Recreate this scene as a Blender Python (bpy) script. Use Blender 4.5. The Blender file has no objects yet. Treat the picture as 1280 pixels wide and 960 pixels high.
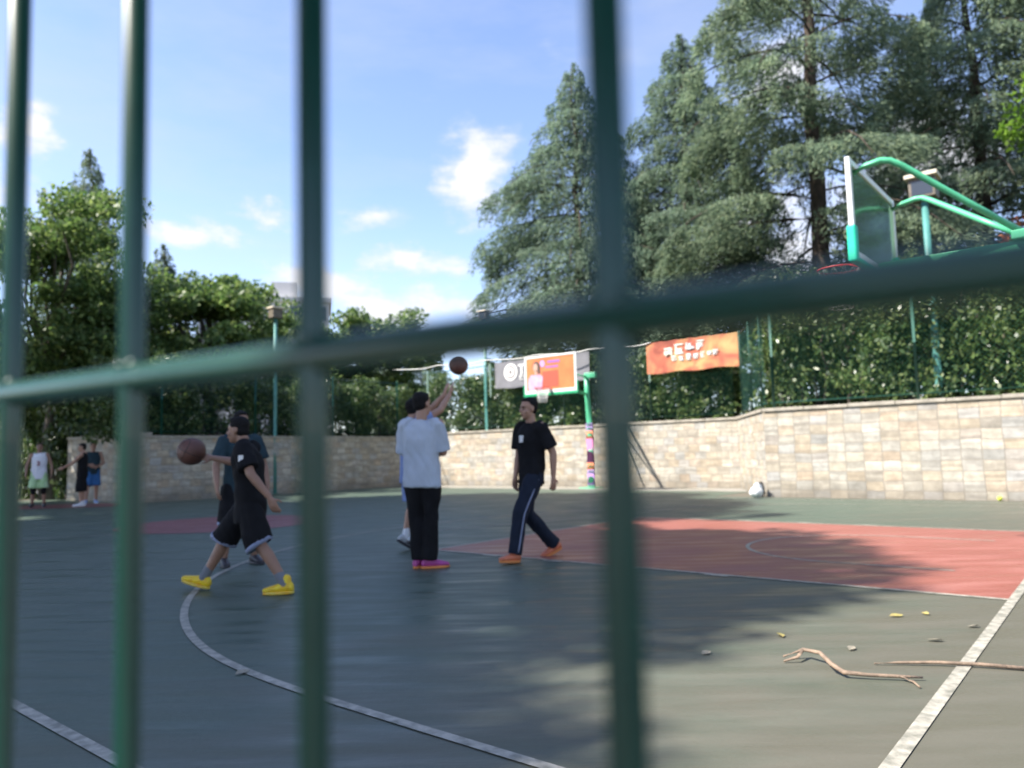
import bpy, bmesh, math, random
import numpy as np
from mathutils import Vector, Matrix

S = bpy.context.scene
COL = S.collection
R = math.radians

# ------------------------------------------------------------------ camera
CAM_H, F_PX, PITCH, ROLL = 1.1111, 937.04, .0939, .0251
cd = bpy.data.cameras.new('camera')
cd.sensor_width = 36.0
cd.lens = F_PX / 1280 * 36
cd.clip_start, cd.clip_end = .02, 2000
cd.dof.use_dof = True
cd.dof.focus_distance = 2.1
cd.dof.aperture_fstop = cd.lens / 1000 / .0088
cam = bpy.data.objects.new('camera', cd)
COL.objects.link(cam)
cam.location = (0, 0, CAM_H)
cam.rotation_euler = (Matrix.Rotation(math.pi / 2 + PITCH, 3, 'X') @ Matrix.Rotation(-ROLL, 3, 'Z')).to_euler()
S.camera = cam

# ------------------------------------------------------------------ sun and sky
SUN_AZ = Vector((-.965, -.26, 0)).normalized()
SUN_EL = R(48)
SUN = Vector((SUN_AZ.x * math.cos(SUN_EL), SUN_AZ.y * math.cos(SUN_EL), math.sin(SUN_EL)))
sl = bpy.data.lights.new('sun', 'SUN')
sl.energy = 5.0
sl.angle = R(.8)
sl.color = (1, .94, .86)
so = bpy.data.objects.new('sun', sl)
COL.objects.link(so)
so.rotation_euler = SUN.to_track_quat('Z', 'Y').to_euler()

W = bpy.data.worlds.new('World')
S.world = W
W.use_nodes = True
nt = W.node_tree
nt.nodes.clear()
N = nt.nodes.new
L = nt.links.new
out = N('ShaderNodeOutputWorld')
bg = N('ShaderNodeBackground')
bg.inputs['Strength'].default_value = .14
sky = N('ShaderNodeTexSky')
sky.sky_type = 'NISHITA'
sky.sun_disc = False
sky.sun_elevation = SUN_EL
sky.sun_rotation = math.atan2(SUN_AZ.x, SUN_AZ.y)
sky.air_density, sky.dust_density, sky.ozone_density = .85, .2, 3.2
tc = N('ShaderNodeTexCoord')


def wmath(op, a, b=None, c=None):
    n = N('ShaderNodeMath'); n.operation = op
    for i, x in enumerate((a, b, c)):
        if x is None: continue
        if isinstance(x, (int, float)): n.inputs[i].default_value = x
        else: L(x, n.inputs[i])
    return n.outputs[0]


mp = N('ShaderNodeMapping'); mp.inputs['Scale'].default_value = (1, 1, 2.6)
L(tc.outputs['Generated'], mp.inputs['Vector'])
no = N('ShaderNodeTexNoise'); no.inputs['Scale'].default_value = 12; no.inputs['Detail'].default_value = 9; no.inputs['Roughness'].default_value = .58
L(mp.outputs[0], no.inputs['Vector'])
mp2 = N('ShaderNodeMapping'); mp2.inputs['Scale'].default_value = (1, 1, 3.2); mp2.inputs['Location'].default_value = (3.3, 1.2, .4)
L(tc.outputs['Generated'], mp2.inputs['Vector'])
no2 = N('ShaderNodeTexNoise'); no2.inputs['Scale'].default_value = 2.2; no2.inputs['Detail'].default_value = 10; no2.inputs['Roughness'].default_value = .62
L(mp2.outputs[0], no2.inputs['Vector'])
wv = N('ShaderNodeTexNoise'); wv.inputs['Scale'].default_value = 11; wv.inputs['Detail'].default_value = 8; wv.inputs['Roughness'].default_value = .6
L(tc.outputs['Generated'], wv.inputs['Vector'])
wd = N('ShaderNodeVectorMath'); wd.operation = 'MULTIPLY_ADD'; L(wv.outputs['Color'], wd.inputs[0]); wd.inputs[1].default_value = (.12, .12, .08); L(tc.outputs['Generated'], wd.inputs[2])
wo = N('ShaderNodeVectorMath'); wo.operation = 'SUBTRACT'; L(wd.outputs[0], wo.inputs[0]); wo.inputs[1].default_value = (.06, .06, .04)
total = None
# clouds: direction, angular size (rad), strength, vertical squash
for d, size, amt, sq in [((-.045, 1, .385), .07, 1.25, .8), ((-.43, 1, .31), .10, 1.0, 3.2), ((-.33, 1, .34), .06, .9, 2.4),
                         ((-.17, 1, .205), .20, .95, 4.5), ((-.14, 1, .265), .12, .8, 5.0), ((-.19, 1, .32), .07, .5, 2.5), ((-.655, 1, .47), .05, 1.0, 1.0), ((.12, 1, .62), .12, .25, 1.2),
                         ((-.30, 1, .25), .10, .6, 3.0), ((-.75, 1, .35), .15, .7, 1.6), ((.35, 1, .27), .2, .8, 1.5), ((.4, 1, .52), .12, .8, 1.5), ((.62, 1, .4), .16, .8, 1.5)]:
    d = Vector(d).normalized()
    vm = N('ShaderNodeVectorMath'); vm.operation = 'SUBTRACT'; L(wo.outputs[0], vm.inputs[0]); vm.inputs[1].default_value = d
    vs = N('ShaderNodeVectorMath'); vs.operation = 'MULTIPLY'; L(vm.outputs[0], vs.inputs[0]); vs.inputs[1].default_value = (1, 1, sq)
    vl = N('ShaderNodeVectorMath'); vl.operation = 'LENGTH'; L(vs.outputs[0], vl.inputs[0])
    f = wmath('MULTIPLY_ADD', vl.outputs['Value'], -amt / size, amt)
    f = wmath('MAXIMUM', f, 0.0)
    total = f if total is None else wmath('ADD', total, f)
puff = wmath('MULTIPLY_ADD', no.outputs['Fac'], 2.2, -1.1)
body = wmath('ADD', wmath('MULTIPLY', total, 1.15), puff)
ss = N('ShaderNodeMapRange'); ss.interpolation_type = 'SMOOTHSTEP'
L(body, ss.inputs[0]); ss.inputs[1].default_value = .02; ss.inputs[2].default_value = 1.05
body = wmath('MULTIPLY', ss.outputs[0], wmath('MINIMUM', wmath('MULTIPLY', total, 3.0), 1.0))
wisp = wmath('MULTIPLY_ADD', no2.outputs['Fac'], 1.25, -.50)
cl = wmath('MAXIMUM', body, wisp)
cl = wmath('MINIMUM', wmath('MAXIMUM', cl, 0.0), .9)
mix = N('ShaderNodeMixRGB')
tint = N('ShaderNodeMixRGB'); tint.blend_type = 'MULTIPLY'; tint.inputs[0].default_value = 1; tint.inputs[2].default_value = (1.22, 1.06, 1.04, 1)
L(sky.outputs[0], tint.inputs[1])
L(cl, mix.inputs[0]); L(tint.outputs[0], mix.inputs[1]); cc = N('ShaderNodeMixRGB'); L(ss.outputs[0], cc.inputs[0]); cc.inputs[1].default_value = (2.3, 2.5, 3.0, 1); cc.inputs[2].default_value = (3.3, 3.25, 3.3, 1)
L(cc.outputs[0], mix.inputs[2])
L(mix.outputs[0], bg.inputs['Color'])
L(bg.outputs[0], out.inputs['Surface'])

S.view_settings.view_transform = 'Standard'
S.view_settings.look = 'None'
S.view_settings.exposure = 1.28
S.view_settings.gamma = 1
S.render.film_transparent = False
S.cycles.use_denoising = True
S.cycles.max_bounces = 6
S.cycles.transparent_max_bounces = 12
S.cycles.caustics_reflective = False
S.cycles.caustics_refractive = False

# ------------------------------------------------------------------ helpers
TH = .6876
CU = Vector((math.sin(TH), math.cos(TH), 0))       # along the baseline, away from the camera
CV = Vector((math.cos(TH), -math.sin(TH), 0))      # along the court, towards the near hoop
CA = Vector((-.998, 9.0778, 0))                    # corner of the key at the free throw line
YAW_V = math.atan2(CV.y, CV.x)


def court(v, u, z=0.0):
    return CA + CV * v + CU * u + Vector((0, 0, z))


def empty(name, loc, label=None, cat=None, group=None, rz=0.0, kind=None):
    o = bpy.data.objects.new(name, None)
    o.empty_display_size = .2
    COL.objects.link(o)
    o.location = loc
    o.rotation_euler = (0, 0, rz)
    tag(o, label, cat, group, kind)
    return o


def tag(o, label=None, cat=None, group=None, kind=None):
    if label: o['label'] = label
    if cat: o['category'] = cat
    if group: o['group'] = group
    if kind: o['kind'] = kind
    return o


def link(name, me, mats, parent=None, loc=None, rz=None, smooth=False):
    o = bpy.data.objects.new(name, me)
    COL.objects.link(o)
    if parent is not None: o.parent = parent
    if loc is not None: o.location = loc
    if rz is not None: o.rotation_euler = (0, 0, rz)
    if mats is not None and not len(me.materials):
        for m in (mats if isinstance(mats, (list, tuple)) else [mats]): me.materials.append(m)
    if smooth: me.shade_smooth()
    return o


def bm_obj(name, bm, mats, parent=None, loc=None, rz=None, smooth=False):
    me = bpy.data.meshes.new(name)
    bmesh.ops.recalc_face_normals(bm, faces=bm.faces[:])
    bm.to_mesh(me)
    bm.free()
    return link(name, me, mats, parent, loc, rz, smooth)


def copy_tree(o, parent=None):
    c = o.copy()
    COL.objects.link(c)
    if parent is not None: c.parent = parent
    for ch in list(o.children): copy_tree(ch, c)
    return c


def add_box(bm, lo, hi, bevel=0.0, mat=0, rot=None):
    lo, hi = Vector(lo), Vector(hi)
    r = bmesh.ops.create_cube(bm, size=1.0)
    vs = r['verts']
    for v in vs:
        v.co = Vector(((v.co.x + .5) * (hi.x - lo.x) + lo.x, (v.co.y + .5) * (hi.y - lo.y) + lo.y, (v.co.z + .5) * (hi.z - lo.z) + lo.z))
    fs = {f for v in vs for f in v.link_faces}
    if bevel:
        es = list({e for v in vs for e in v.link_edges})
        rr = bmesh.ops.bevel(bm, geom=es, offset=bevel, segments=2, affect='EDGES', profile=.5)
        fs = set(rr['faces']) | {f for f in fs if f.is_valid}
        vs = list({v for f in fs for v in f.verts})
    for f in fs: f.material_index = mat
    if rot is not None: bmesh.ops.transform(bm, matrix=rot, verts=vs)
    return vs


def frame(d, ref=None):
    d = d.normalized()
    ref = Vector((0, 0, 1)) if ref is None else ref
    if abs(d.dot(ref)) > .97: ref = Vector((0, 1, 0)) if abs(d.y) < .9 else Vector((1, 0, 0))
    a = d.cross(ref).normalized()
    return a, d.cross(a).normalized() * -1


def add_tube(bm, pts, rad, n=8, mat=0, cap=True):
    pts = [Vector(p) for p in pts]
    if isinstance(rad, (int, float)): rad = [rad] * len(pts)
    rings = []
    pa = None
    for i, p in enumerate(pts):
        d = (pts[min(i + 1, len(pts) - 1)] - pts[max(i - 1, 0)])
        a, b = frame(d)
        if pa is not None:
            a2 = (pa - d.normalized() * pa.dot(d.normalized()))
            if a2.length > 1e-4:
                a = a2.normalized(); b = d.normalized().cross(a)
        pa = a
        rings.append([bm.verts.new(p + (a * math.cos(2 * math.pi * k / n) + b * math.sin(2 * math.pi * k / n)) * rad[i]) for k in range(n)])
    for i in range(len(rings) - 1):
        for k in range(n):
            f = bm.faces.new((rings[i][k], rings[i][(k + 1) % n], rings[i + 1][(k + 1) % n], rings[i + 1][k]))
            f.material_index = mat
            f.smooth = True
    if cap:
        for r_ in (rings[0], rings[-1]):
            f = bm.faces.new(r_); f.material_index = mat
    return rings


def add_loft(bm, rings, n=20, mat=0):
    """rings: (centre, axis a, axis b); closed at both ends"""
    R_ = []
    for c, a, b in rings:
        c, a, b = Vector(c), Vector(a), Vector(b)
        R_.append([bm.verts.new(c + a * math.cos(2 * math.pi * k / n) + b * math.sin(2 * math.pi * k / n)) for k in range(n)])
    for i in range(len(R_) - 1):
        for k in range(n):
            f = bm.faces.new((R_[i][k], R_[i][(k + 1) % n], R_[i + 1][(k + 1) % n], R_[i + 1][k]))
            f.material_index = mat
    bm.faces.new(R_[0]); bm.faces.new(R_[-1])


def add_ball(bm, c, r, seg=14, rot=None, mat=0):
    r = Vector((r, r, r)) if isinstance(r, (int, float)) else Vector(r)
    vs = bmesh.ops.create_uvsphere(bm, u_segments=seg, v_segments=max(6, seg // 2 + 1), radius=1)['verts']
    for v in vs:
        p = Vector((v.co.x * r.x, v.co.y * r.y, v.co.z * r.z))
        if rot is not None: p = rot @ p
        v.co = p + Vector(c)
    for f in {f for v in vs for f in v.link_faces}:
        f.material_index = mat; f.smooth = True


def add_capsule(bm, a, b, ra, rb, n=12):
    a, b = Vector(a), Vector(b)
    d = (b - a)
    if d.length < 1e-5:
        add_ball(bm, a, ra, n); return
    d.normalize()
    x, y = frame(d)
    R_ = []
    for t in (-1, -.7, -.25): R_.append((a + d * ra * t, ra * math.sqrt(max(0, 1 - t * t)) + 1e-4))
    R_.append((a, ra)); R_.append((b, rb))
    for t in (.25, .7, 1): R_.append((b + d * rb * t, rb * math.sqrt(max(0, 1 - t * t)) + 1e-4))
    add_loft(bm, [(c, x * r, y * r) for c, r in R_], n)


def remeshed(bm, voxel, smooth_it=4, wrinkle=None):
    bmesh.ops.recalc_face_normals(bm, faces=bm.faces[:])
    me = bpy.data.meshes.new('work')
    bm.to_mesh(me); bm.free()
    o = bpy.data.objects.new('work', me)
    COL.objects.link(o)
    m = o.modifiers.new('r', 'REMESH'); m.mode = 'VOXEL'; m.voxel_size = voxel
    if smooth_it:
        s = o.modifiers.new('s', 'SMOOTH'); s.factor = .5; s.iterations = smooth_it
    dg = bpy.context.evaluated_depsgraph_get()
    dg.update()
    me2 = bpy.data.meshes.new_from_object(o.evaluated_get(dg))
    bpy.data.objects.remove(o)
    bpy.data.meshes.remove(me)
    me2.materials.clear()
    if wrinkle:
        amp, seed = wrinkle
        n = len(me2.vertices)
        co = np.empty(n * 3); me2.vertices.foreach_get('co', co); co = co.reshape(-1, 3)
        nr = np.empty(n * 3); me2.vertices.foreach_get('normal', nr); nr = nr.reshape(-1, 3)
        rs = np.random.RandomState(seed)
        h = np.zeros(n)
        for k in range(14):
            fr = rs.normal(size=3) * np.array([26, 26, 15]) * (.5 + k / 9)
            h += np.sin(co @ fr + rs.uniform(0, 6.28) + 1.3 * np.sin(co @ (fr[[1, 2, 0]] * .4))) / (1 + k * .35)
        co += nr * (h * amp / 3)[:, None]
        me2.vertices.foreach_set('co', co.ravel())
    me2.shade_smooth()
    return me2


def quad_mesh(name, V):
    """V: (n,4,3) array -> mesh of separate quads"""
    n = len(V)
    me = bpy.data.meshes.new(name)
    me.vertices.add(n * 4)
    me.vertices.foreach_set('co', np.asarray(V, dtype=np.float32).ravel())
    me.loops.add(n * 4)
    me.loops.foreach_set('vertex_index', np.arange(n * 4, dtype=np.int32))
    me.polygons.add(n)
    me.polygons.foreach_set('loop_start', np.arange(0, n * 4, 4, dtype=np.int32))
    me.polygons.foreach_set('loop_total', np.full(n, 4, dtype=np.int32))
    me.update(calc_edges=True)
    me.validate()
    return me


# ------------------------------------------------------------------ materials
def mat(name, color, rough=.6, metal=0.0, spec=.5, var=0.0, vscale=8.0, color2=None, bump=0.0, bscale=40.0, coat=0.0):
    m = bpy.data.materials.new(name)
    m.use_nodes = True
    t = m.node_tree
    b = t.nodes['Principled BSDF']
    b.inputs['Roughness'].default_value = rough
    b.inputs['Metallic'].default_value = metal
    b.inputs['Specular IOR Level'].default_value = spec
    b.inputs['Coat Weight'].default_value = coat
    c1 = (*color, 1)
    c2 = (*(color2 if color2 else [c * (1 - var) for c in color]), 1)
    tcn = t.nodes.new('ShaderNodeTexCoord')
    if var or color2:
        n = t.nodes.new('ShaderNodeTexNoise'); n.inputs['Scale'].default_value = vscale; n.inputs['Detail'].default_value = 6
        t.links.new(tcn.outputs['Object'], n.inputs['Vector'])
        r = t.nodes.new('ShaderNodeValToRGB')
        r.color_ramp.elements[0].position = .35; r.color_ramp.elements[1].position = .65
        r.color_ramp.elements[0].color = c2; r.color_ramp.elements[1].color = c1
        t.links.new(n.outputs['Fac'], r.inputs[0]); t.links.new(r.outputs[0], b.inputs['Base Color'])
    else:
        b.inputs['Base Color'].default_value = c1
    if bump:
        n2 = t.nodes.new('ShaderNodeTexNoise'); n2.inputs['Scale'].default_value = bscale; n2.inputs['Detail'].default_value = 4
        t.links.new(tcn.outputs['Object'], n2.inputs['Vector'])
        bp = t.nodes.new('ShaderNodeBump'); bp.inputs['Strength'].default_value = bump; bp.inputs['Distance'].default_value = .02
        t.links.new(n2.outputs['Fac'], bp.inputs['Height']); t.links.new(bp.outputs[0], b.inputs['Normal'])
    return m


def leaf_mat(name, stops, rough=.5, trans=.3, spec=.5):
    m = bpy.data.materials.new(name)
    m.use_nodes = True
    t = m.node_tree
    b = t.nodes['Principled BSDF']
    g = t.nodes.new('ShaderNodeNewGeometry')
    r = t.nodes.new('ShaderNodeValToRGB')
    while len(r.color_ramp.elements) < len(stops): r.color_ramp.elements.new(.5)
    for i, c in enumerate(stops):
        r.color_ramp.elements[i].position = i / (len(stops) - 1); r.color_ramp.elements[i].color = (*c, 1)
    t.links.new(g.outputs['Random Per Island'], r.inputs[0])
    tcn = t.nodes.new('ShaderNodeTexCoord')
    n = t.nodes.new('ShaderNodeTexNoise'); n.inputs['Scale'].default_value = .7; n.inputs['Detail'].default_value = 3
    t.links.new(tcn.outputs['Object'], n.inputs['Vector'])
    hs = t.nodes.new('ShaderNodeHueSaturation')
    mr = t.nodes.new('ShaderNodeMapRange'); mr.inputs[1].default_value = .3; mr.inputs[2].default_value = .7; mr.inputs[3].default_value = .75; mr.inputs[4].default_value = 1.25
    t.links.new(n.outputs['Fac'], mr.inputs[0]); t.links.new(mr.outputs[0], hs.inputs['Value']); t.links.new(r.outputs[0], hs.inputs['Color'])
    t.links.new(hs.outputs[0], b.inputs['Base Color'])
    b.inputs['Roughness'].default_value = rough
    b.inputs['Specular IOR Level'].default_value = spec
    tr = t.nodes.new('ShaderNodeBsdfTranslucent')
    t.links.new(hs.outputs[0], tr.inputs['Color'])
    ms = t.nodes.new('ShaderNodeMixShader'); ms.inputs[0].default_value = trans
    t.links.new(b.outputs[0], ms.inputs[1]); t.links.new(tr.outputs[0], ms.inputs[2])
    t.links.new(ms.outputs[0], t.nodes['Material Output'].inputs['Surface'])
    return m


def court_mat(name, c1, c2, c3, rough=.42, streak=True, bare=None):
    """worn acrylic court paint: large fading, grit, squeegee streaks across the court"""
    m = bpy.data.materials.new(name)
    m.use_nodes = True
    t = m.node_tree
    b = t.nodes['Principled BSDF']
    tcn = t.nodes.new('ShaderNodeTexCoord')
    def noise(scale, detail, rot=0.0, sc=(1, 1, 1), rg=.55):
        mpn = t.nodes.new('ShaderNodeMapping'); mpn.inputs['Scale'].default_value = sc; mpn.inputs['Rotation'].default_value = (0, 0, rot)
        t.links.new(tcn.outputs['Object'], mpn.inputs[0])
        n = t.nodes.new('ShaderNodeTexNoise'); n.inputs['Scale'].default_value = scale; n.inputs['Detail'].default_value = detail; n.inputs['Roughness'].default_value = rg
        t.links.new(mpn.outputs[0], n.inputs['Vector'])
        return n.outputs['Fac']
    def mr(x, a, b_, c, d):
        n = t.nodes.new('ShaderNodeMapRange')
        for i, q in enumerate((a, b_, c, d)): n.inputs[i + 1].default_value = q
        t.links.new(x, n.inputs[0]); return n.outputs[0]
    def mixc(f, a, b_):
        n = t.nodes.new('ShaderNodeMixRGB')
        t.links.new(f, n.inputs[0])
        for i, q in ((1, a), (2, b_)):
            if isinstance(q, tuple): n.inputs[i].default_value = (*q, 1)
            else: t.links.new(q, n.inputs[i])
        return n.outputs[0]
    big = noise(.35, 5)
    st = noise(1.1, 5, .25, (1, 5.5, 1))
    grit = noise(26, 6, rg=.7)
    c = mixc(mr(big, .35, .68, 0, 1), c1, c2)
    c = mixc(mr(st, .42, .68, 0, .8 if streak else .3), c, c3)
    c = mixc(mr(grit, .55, .8, 0, .45), c, tuple(x * 1.5 for x in c2))
    c = mixc(mr(grit, .45, .25, 0, .4), c, tuple(x * .55 for x in c1))
    if bare:      # paint worn down to the grey base towards the baseline, in patches
        dp = t.nodes.new('ShaderNodeVectorMath'); dp.operation = 'DOT_PRODUCT'
        t.links.new(tcn.outputs['Object'], dp.inputs[0]); dp.inputs[1].default_value = tuple(CV)
        base = CA.dot(CV)
        wn = noise(.9, 6, .4, (1, 2.2, 1), .65)
        a_ = t.nodes.new('ShaderNodeMath'); a_.operation = 'MULTIPLY_ADD'; t.links.new(wn, a_.inputs[0]); a_.inputs[1].default_value = 5.0; t.links.new(dp.outputs['Value'], a_.inputs[2])
        c = mixc(mr(a_.outputs[0], base + 2.5 + 2.5, base + 5.6 + 2.7, 0, .85), c, bare)
    t.links.new(c, b.inputs['Base Color'])
    t.links.new(mr(st, .35, .65, rough - .12, rough + .2), b.inputs['Roughness'])
    b.inputs['Specular IOR Level'].default_value = .42
    bp = t.nodes.new('ShaderNodeBump'); bp.inputs['Strength'].default_value = .35; bp.inputs['Distance'].default_value = .03
    t.links.new(st, bp.inputs['Height'])
    bp2 = t.nodes.new('ShaderNodeBump'); bp2.inputs['Strength'].default_value = .35; bp2.inputs['Distance'].default_value = .004
    t.links.new(grit, bp2.inputs['Height']); t.links.new(bp.outputs[0], bp2.inputs['Normal'])
    t.links.new(bp2.outputs[0], b.inputs['Normal'])
    return m


def stone_mat(name, bw=.36, bh=.205, offset=0.0):
    """stacked slabs of beige, ochre and grey stone; x along the wall, z up"""
    m = bpy.data.materials.new(name)
    m.use_nodes = True
    t = m.node_tree
    b = t.nodes['Principled BSDF']
    tcn = t.nodes.new('ShaderNodeTexCoord')
    sep = t.nodes.new('ShaderNodeSeparateXYZ'); t.links.new(tcn.outputs['Object'], sep.inputs[0])
    ad = t.nodes.new('ShaderNodeMath'); ad.operation = 'ADD'; t.links.new(sep.outputs[0], ad.inputs[0]); t.links.new(sep.outputs[1], ad.inputs[1])
    com = t.nodes.new('ShaderNodeCombineXYZ'); t.links.new(ad.outputs[0], com.inputs[0]); t.links.new(sep.outputs[2], com.inputs[1])
    wn = t.nodes.new('ShaderNodeTexNoise'); wn.inputs['Scale'].default_value = 2.5; wn.inputs['Detail'].default_value = 3
    t.links.new(tcn.outputs['Object'], wn.inputs['Vector'])
    vs = t.nodes.new('ShaderNodeVectorMath'); vs.operation = 'MULTIPLY_ADD'
    t.links.new(wn.outputs['Color'], vs.inputs[0]); vs.inputs[1].default_value = (.09, .08, 0); t.links.new(com.outputs[0], vs.inputs[2])
    def brick(w, h, off, mort):
        k = t.nodes.new('ShaderNodeTexBrick')
        k.offset = off; k.squash = 1
        k.inputs['Color1'].default_value = (0, 0, 0, 1); k.inputs['Color2'].default_value = (1, 1, 1, 1); k.inputs['Mortar'].default_value = (.5, .5, .5, 1)
        k.inputs['Scale'].default_value = 1; k.inputs['Mortar Size'].default_value = mort; k.inputs['Brick Width'].default_value = w; k.inputs['Row Height'].default_value = h
        k.inputs['Mortar Smooth'].default_value = .3
        t.links.new(vs.outputs[0], k.inputs['Vector'])
        return k
    k1 = brick(bw, bh, offset, .008)
    r = t.nodes.new('ShaderNodeValToRGB'); r.color_ramp.interpolation = 'LINEAR'
    stops = [(.32, .29, .24), (.42, .37, .29), (.34, .33, .30), (.47, .425, .34), (.39, .325, .24), (.43, .39, .32), (.37, .36, .335), (.43, .345, .255), (.50, .47, .40)]
    while len(r.color_ramp.elements) < len(stops): r.color_ramp.elements.new(.5)
    for i, c in enumerate(stops):
        r.color_ramp.elements[i].position = i / (len(stops) - 1); r.color_ramp.elements[i].color = (*c, 1)
    t.links.new(k1.outputs['Color'], r.inputs[0])
    n = t.nodes.new('ShaderNodeTexNoise'); n.inputs['Scale'].default_value = 5; n.inputs['Detail'].default_value = 7; n.inputs['Roughness'].default_value = .65
    t.links.new(tcn.outputs['Object'], n.inputs['Vector'])
    hs = t.nodes.new('ShaderNodeHueSaturation')
    mr = t.nodes.new('ShaderNodeMapRange'); mr.inputs[1].default_value = .3; mr.inputs[2].default_value = .7; mr.inputs[3].default_value = .72; mr.inputs[4].default_value = 1.2
    t.links.new(n.outputs['Fac'], mr.inputs[0]); t.links.new(r.outputs[0], hs.inputs['Color'])
    k2 = brick(bw, bh / 3, offset, .004)
    mrk = t.nodes.new('ShaderNodeMapRange'); mrk.inputs[3].default_value = .80; mrk.inputs[4].default_value = 1.14; t.links.new(k2.outputs['Color'], mrk.inputs[0])
    mu = t.nodes.new('ShaderNodeMath'); mu.operation = 'MULTIPLY'; t.links.new(mr.outputs[0], mu.inputs[0]); t.links.new(mrk.outputs[0], mu.inputs[1]); t.links.new(mu.outputs[0], hs.inputs['Value'])
    mx = t.nodes.new('ShaderNodeMixRGB'); t.links.new(k1.outputs['Fac'], mx.inputs[0]); t.links.new(hs.outputs[0], mx.inputs[1]); mx.inputs[2].default_value = (.29, .26, .215, 1)
    # uneven darker brown tone towards the foot of the wall
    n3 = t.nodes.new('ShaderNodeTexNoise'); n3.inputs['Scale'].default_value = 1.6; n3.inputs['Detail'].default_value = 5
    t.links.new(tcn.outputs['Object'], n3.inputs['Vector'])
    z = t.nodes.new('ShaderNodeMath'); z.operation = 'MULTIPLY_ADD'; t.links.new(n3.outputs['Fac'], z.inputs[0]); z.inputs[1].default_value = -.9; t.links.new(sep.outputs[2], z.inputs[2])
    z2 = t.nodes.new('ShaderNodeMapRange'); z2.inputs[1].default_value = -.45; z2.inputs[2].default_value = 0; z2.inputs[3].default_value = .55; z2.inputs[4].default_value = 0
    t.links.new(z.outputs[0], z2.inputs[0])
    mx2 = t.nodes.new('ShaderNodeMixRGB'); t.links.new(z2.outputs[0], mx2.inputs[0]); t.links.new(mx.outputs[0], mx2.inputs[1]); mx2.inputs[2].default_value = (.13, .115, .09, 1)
    t.links.new(mx2.outputs[0], b.inputs['Base Color'])
    b.inputs['Roughness'].default_value = .8
    b.inputs['Specular IOR Level'].default_value = .3
    sb = t.nodes.new('ShaderNodeMath'); sb.operation = 'MULTIPLY_ADD'; t.links.new(k1.outputs['Fac'], sb.inputs[0]); sb.inputs[1].default_value = -1.0; t.links.new(n.outputs['Fac'], sb.inputs[2])
    bp = t.nodes.new('ShaderNodeBump'); bp.inputs['Strength'].default_value = .8; bp.inputs['Distance'].default_value = .02
    t.links.new(sb.outputs[0], bp.inputs['Height']); t.links.new(bp.outputs[0], b.inputs['Normal'])
    return m


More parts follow.
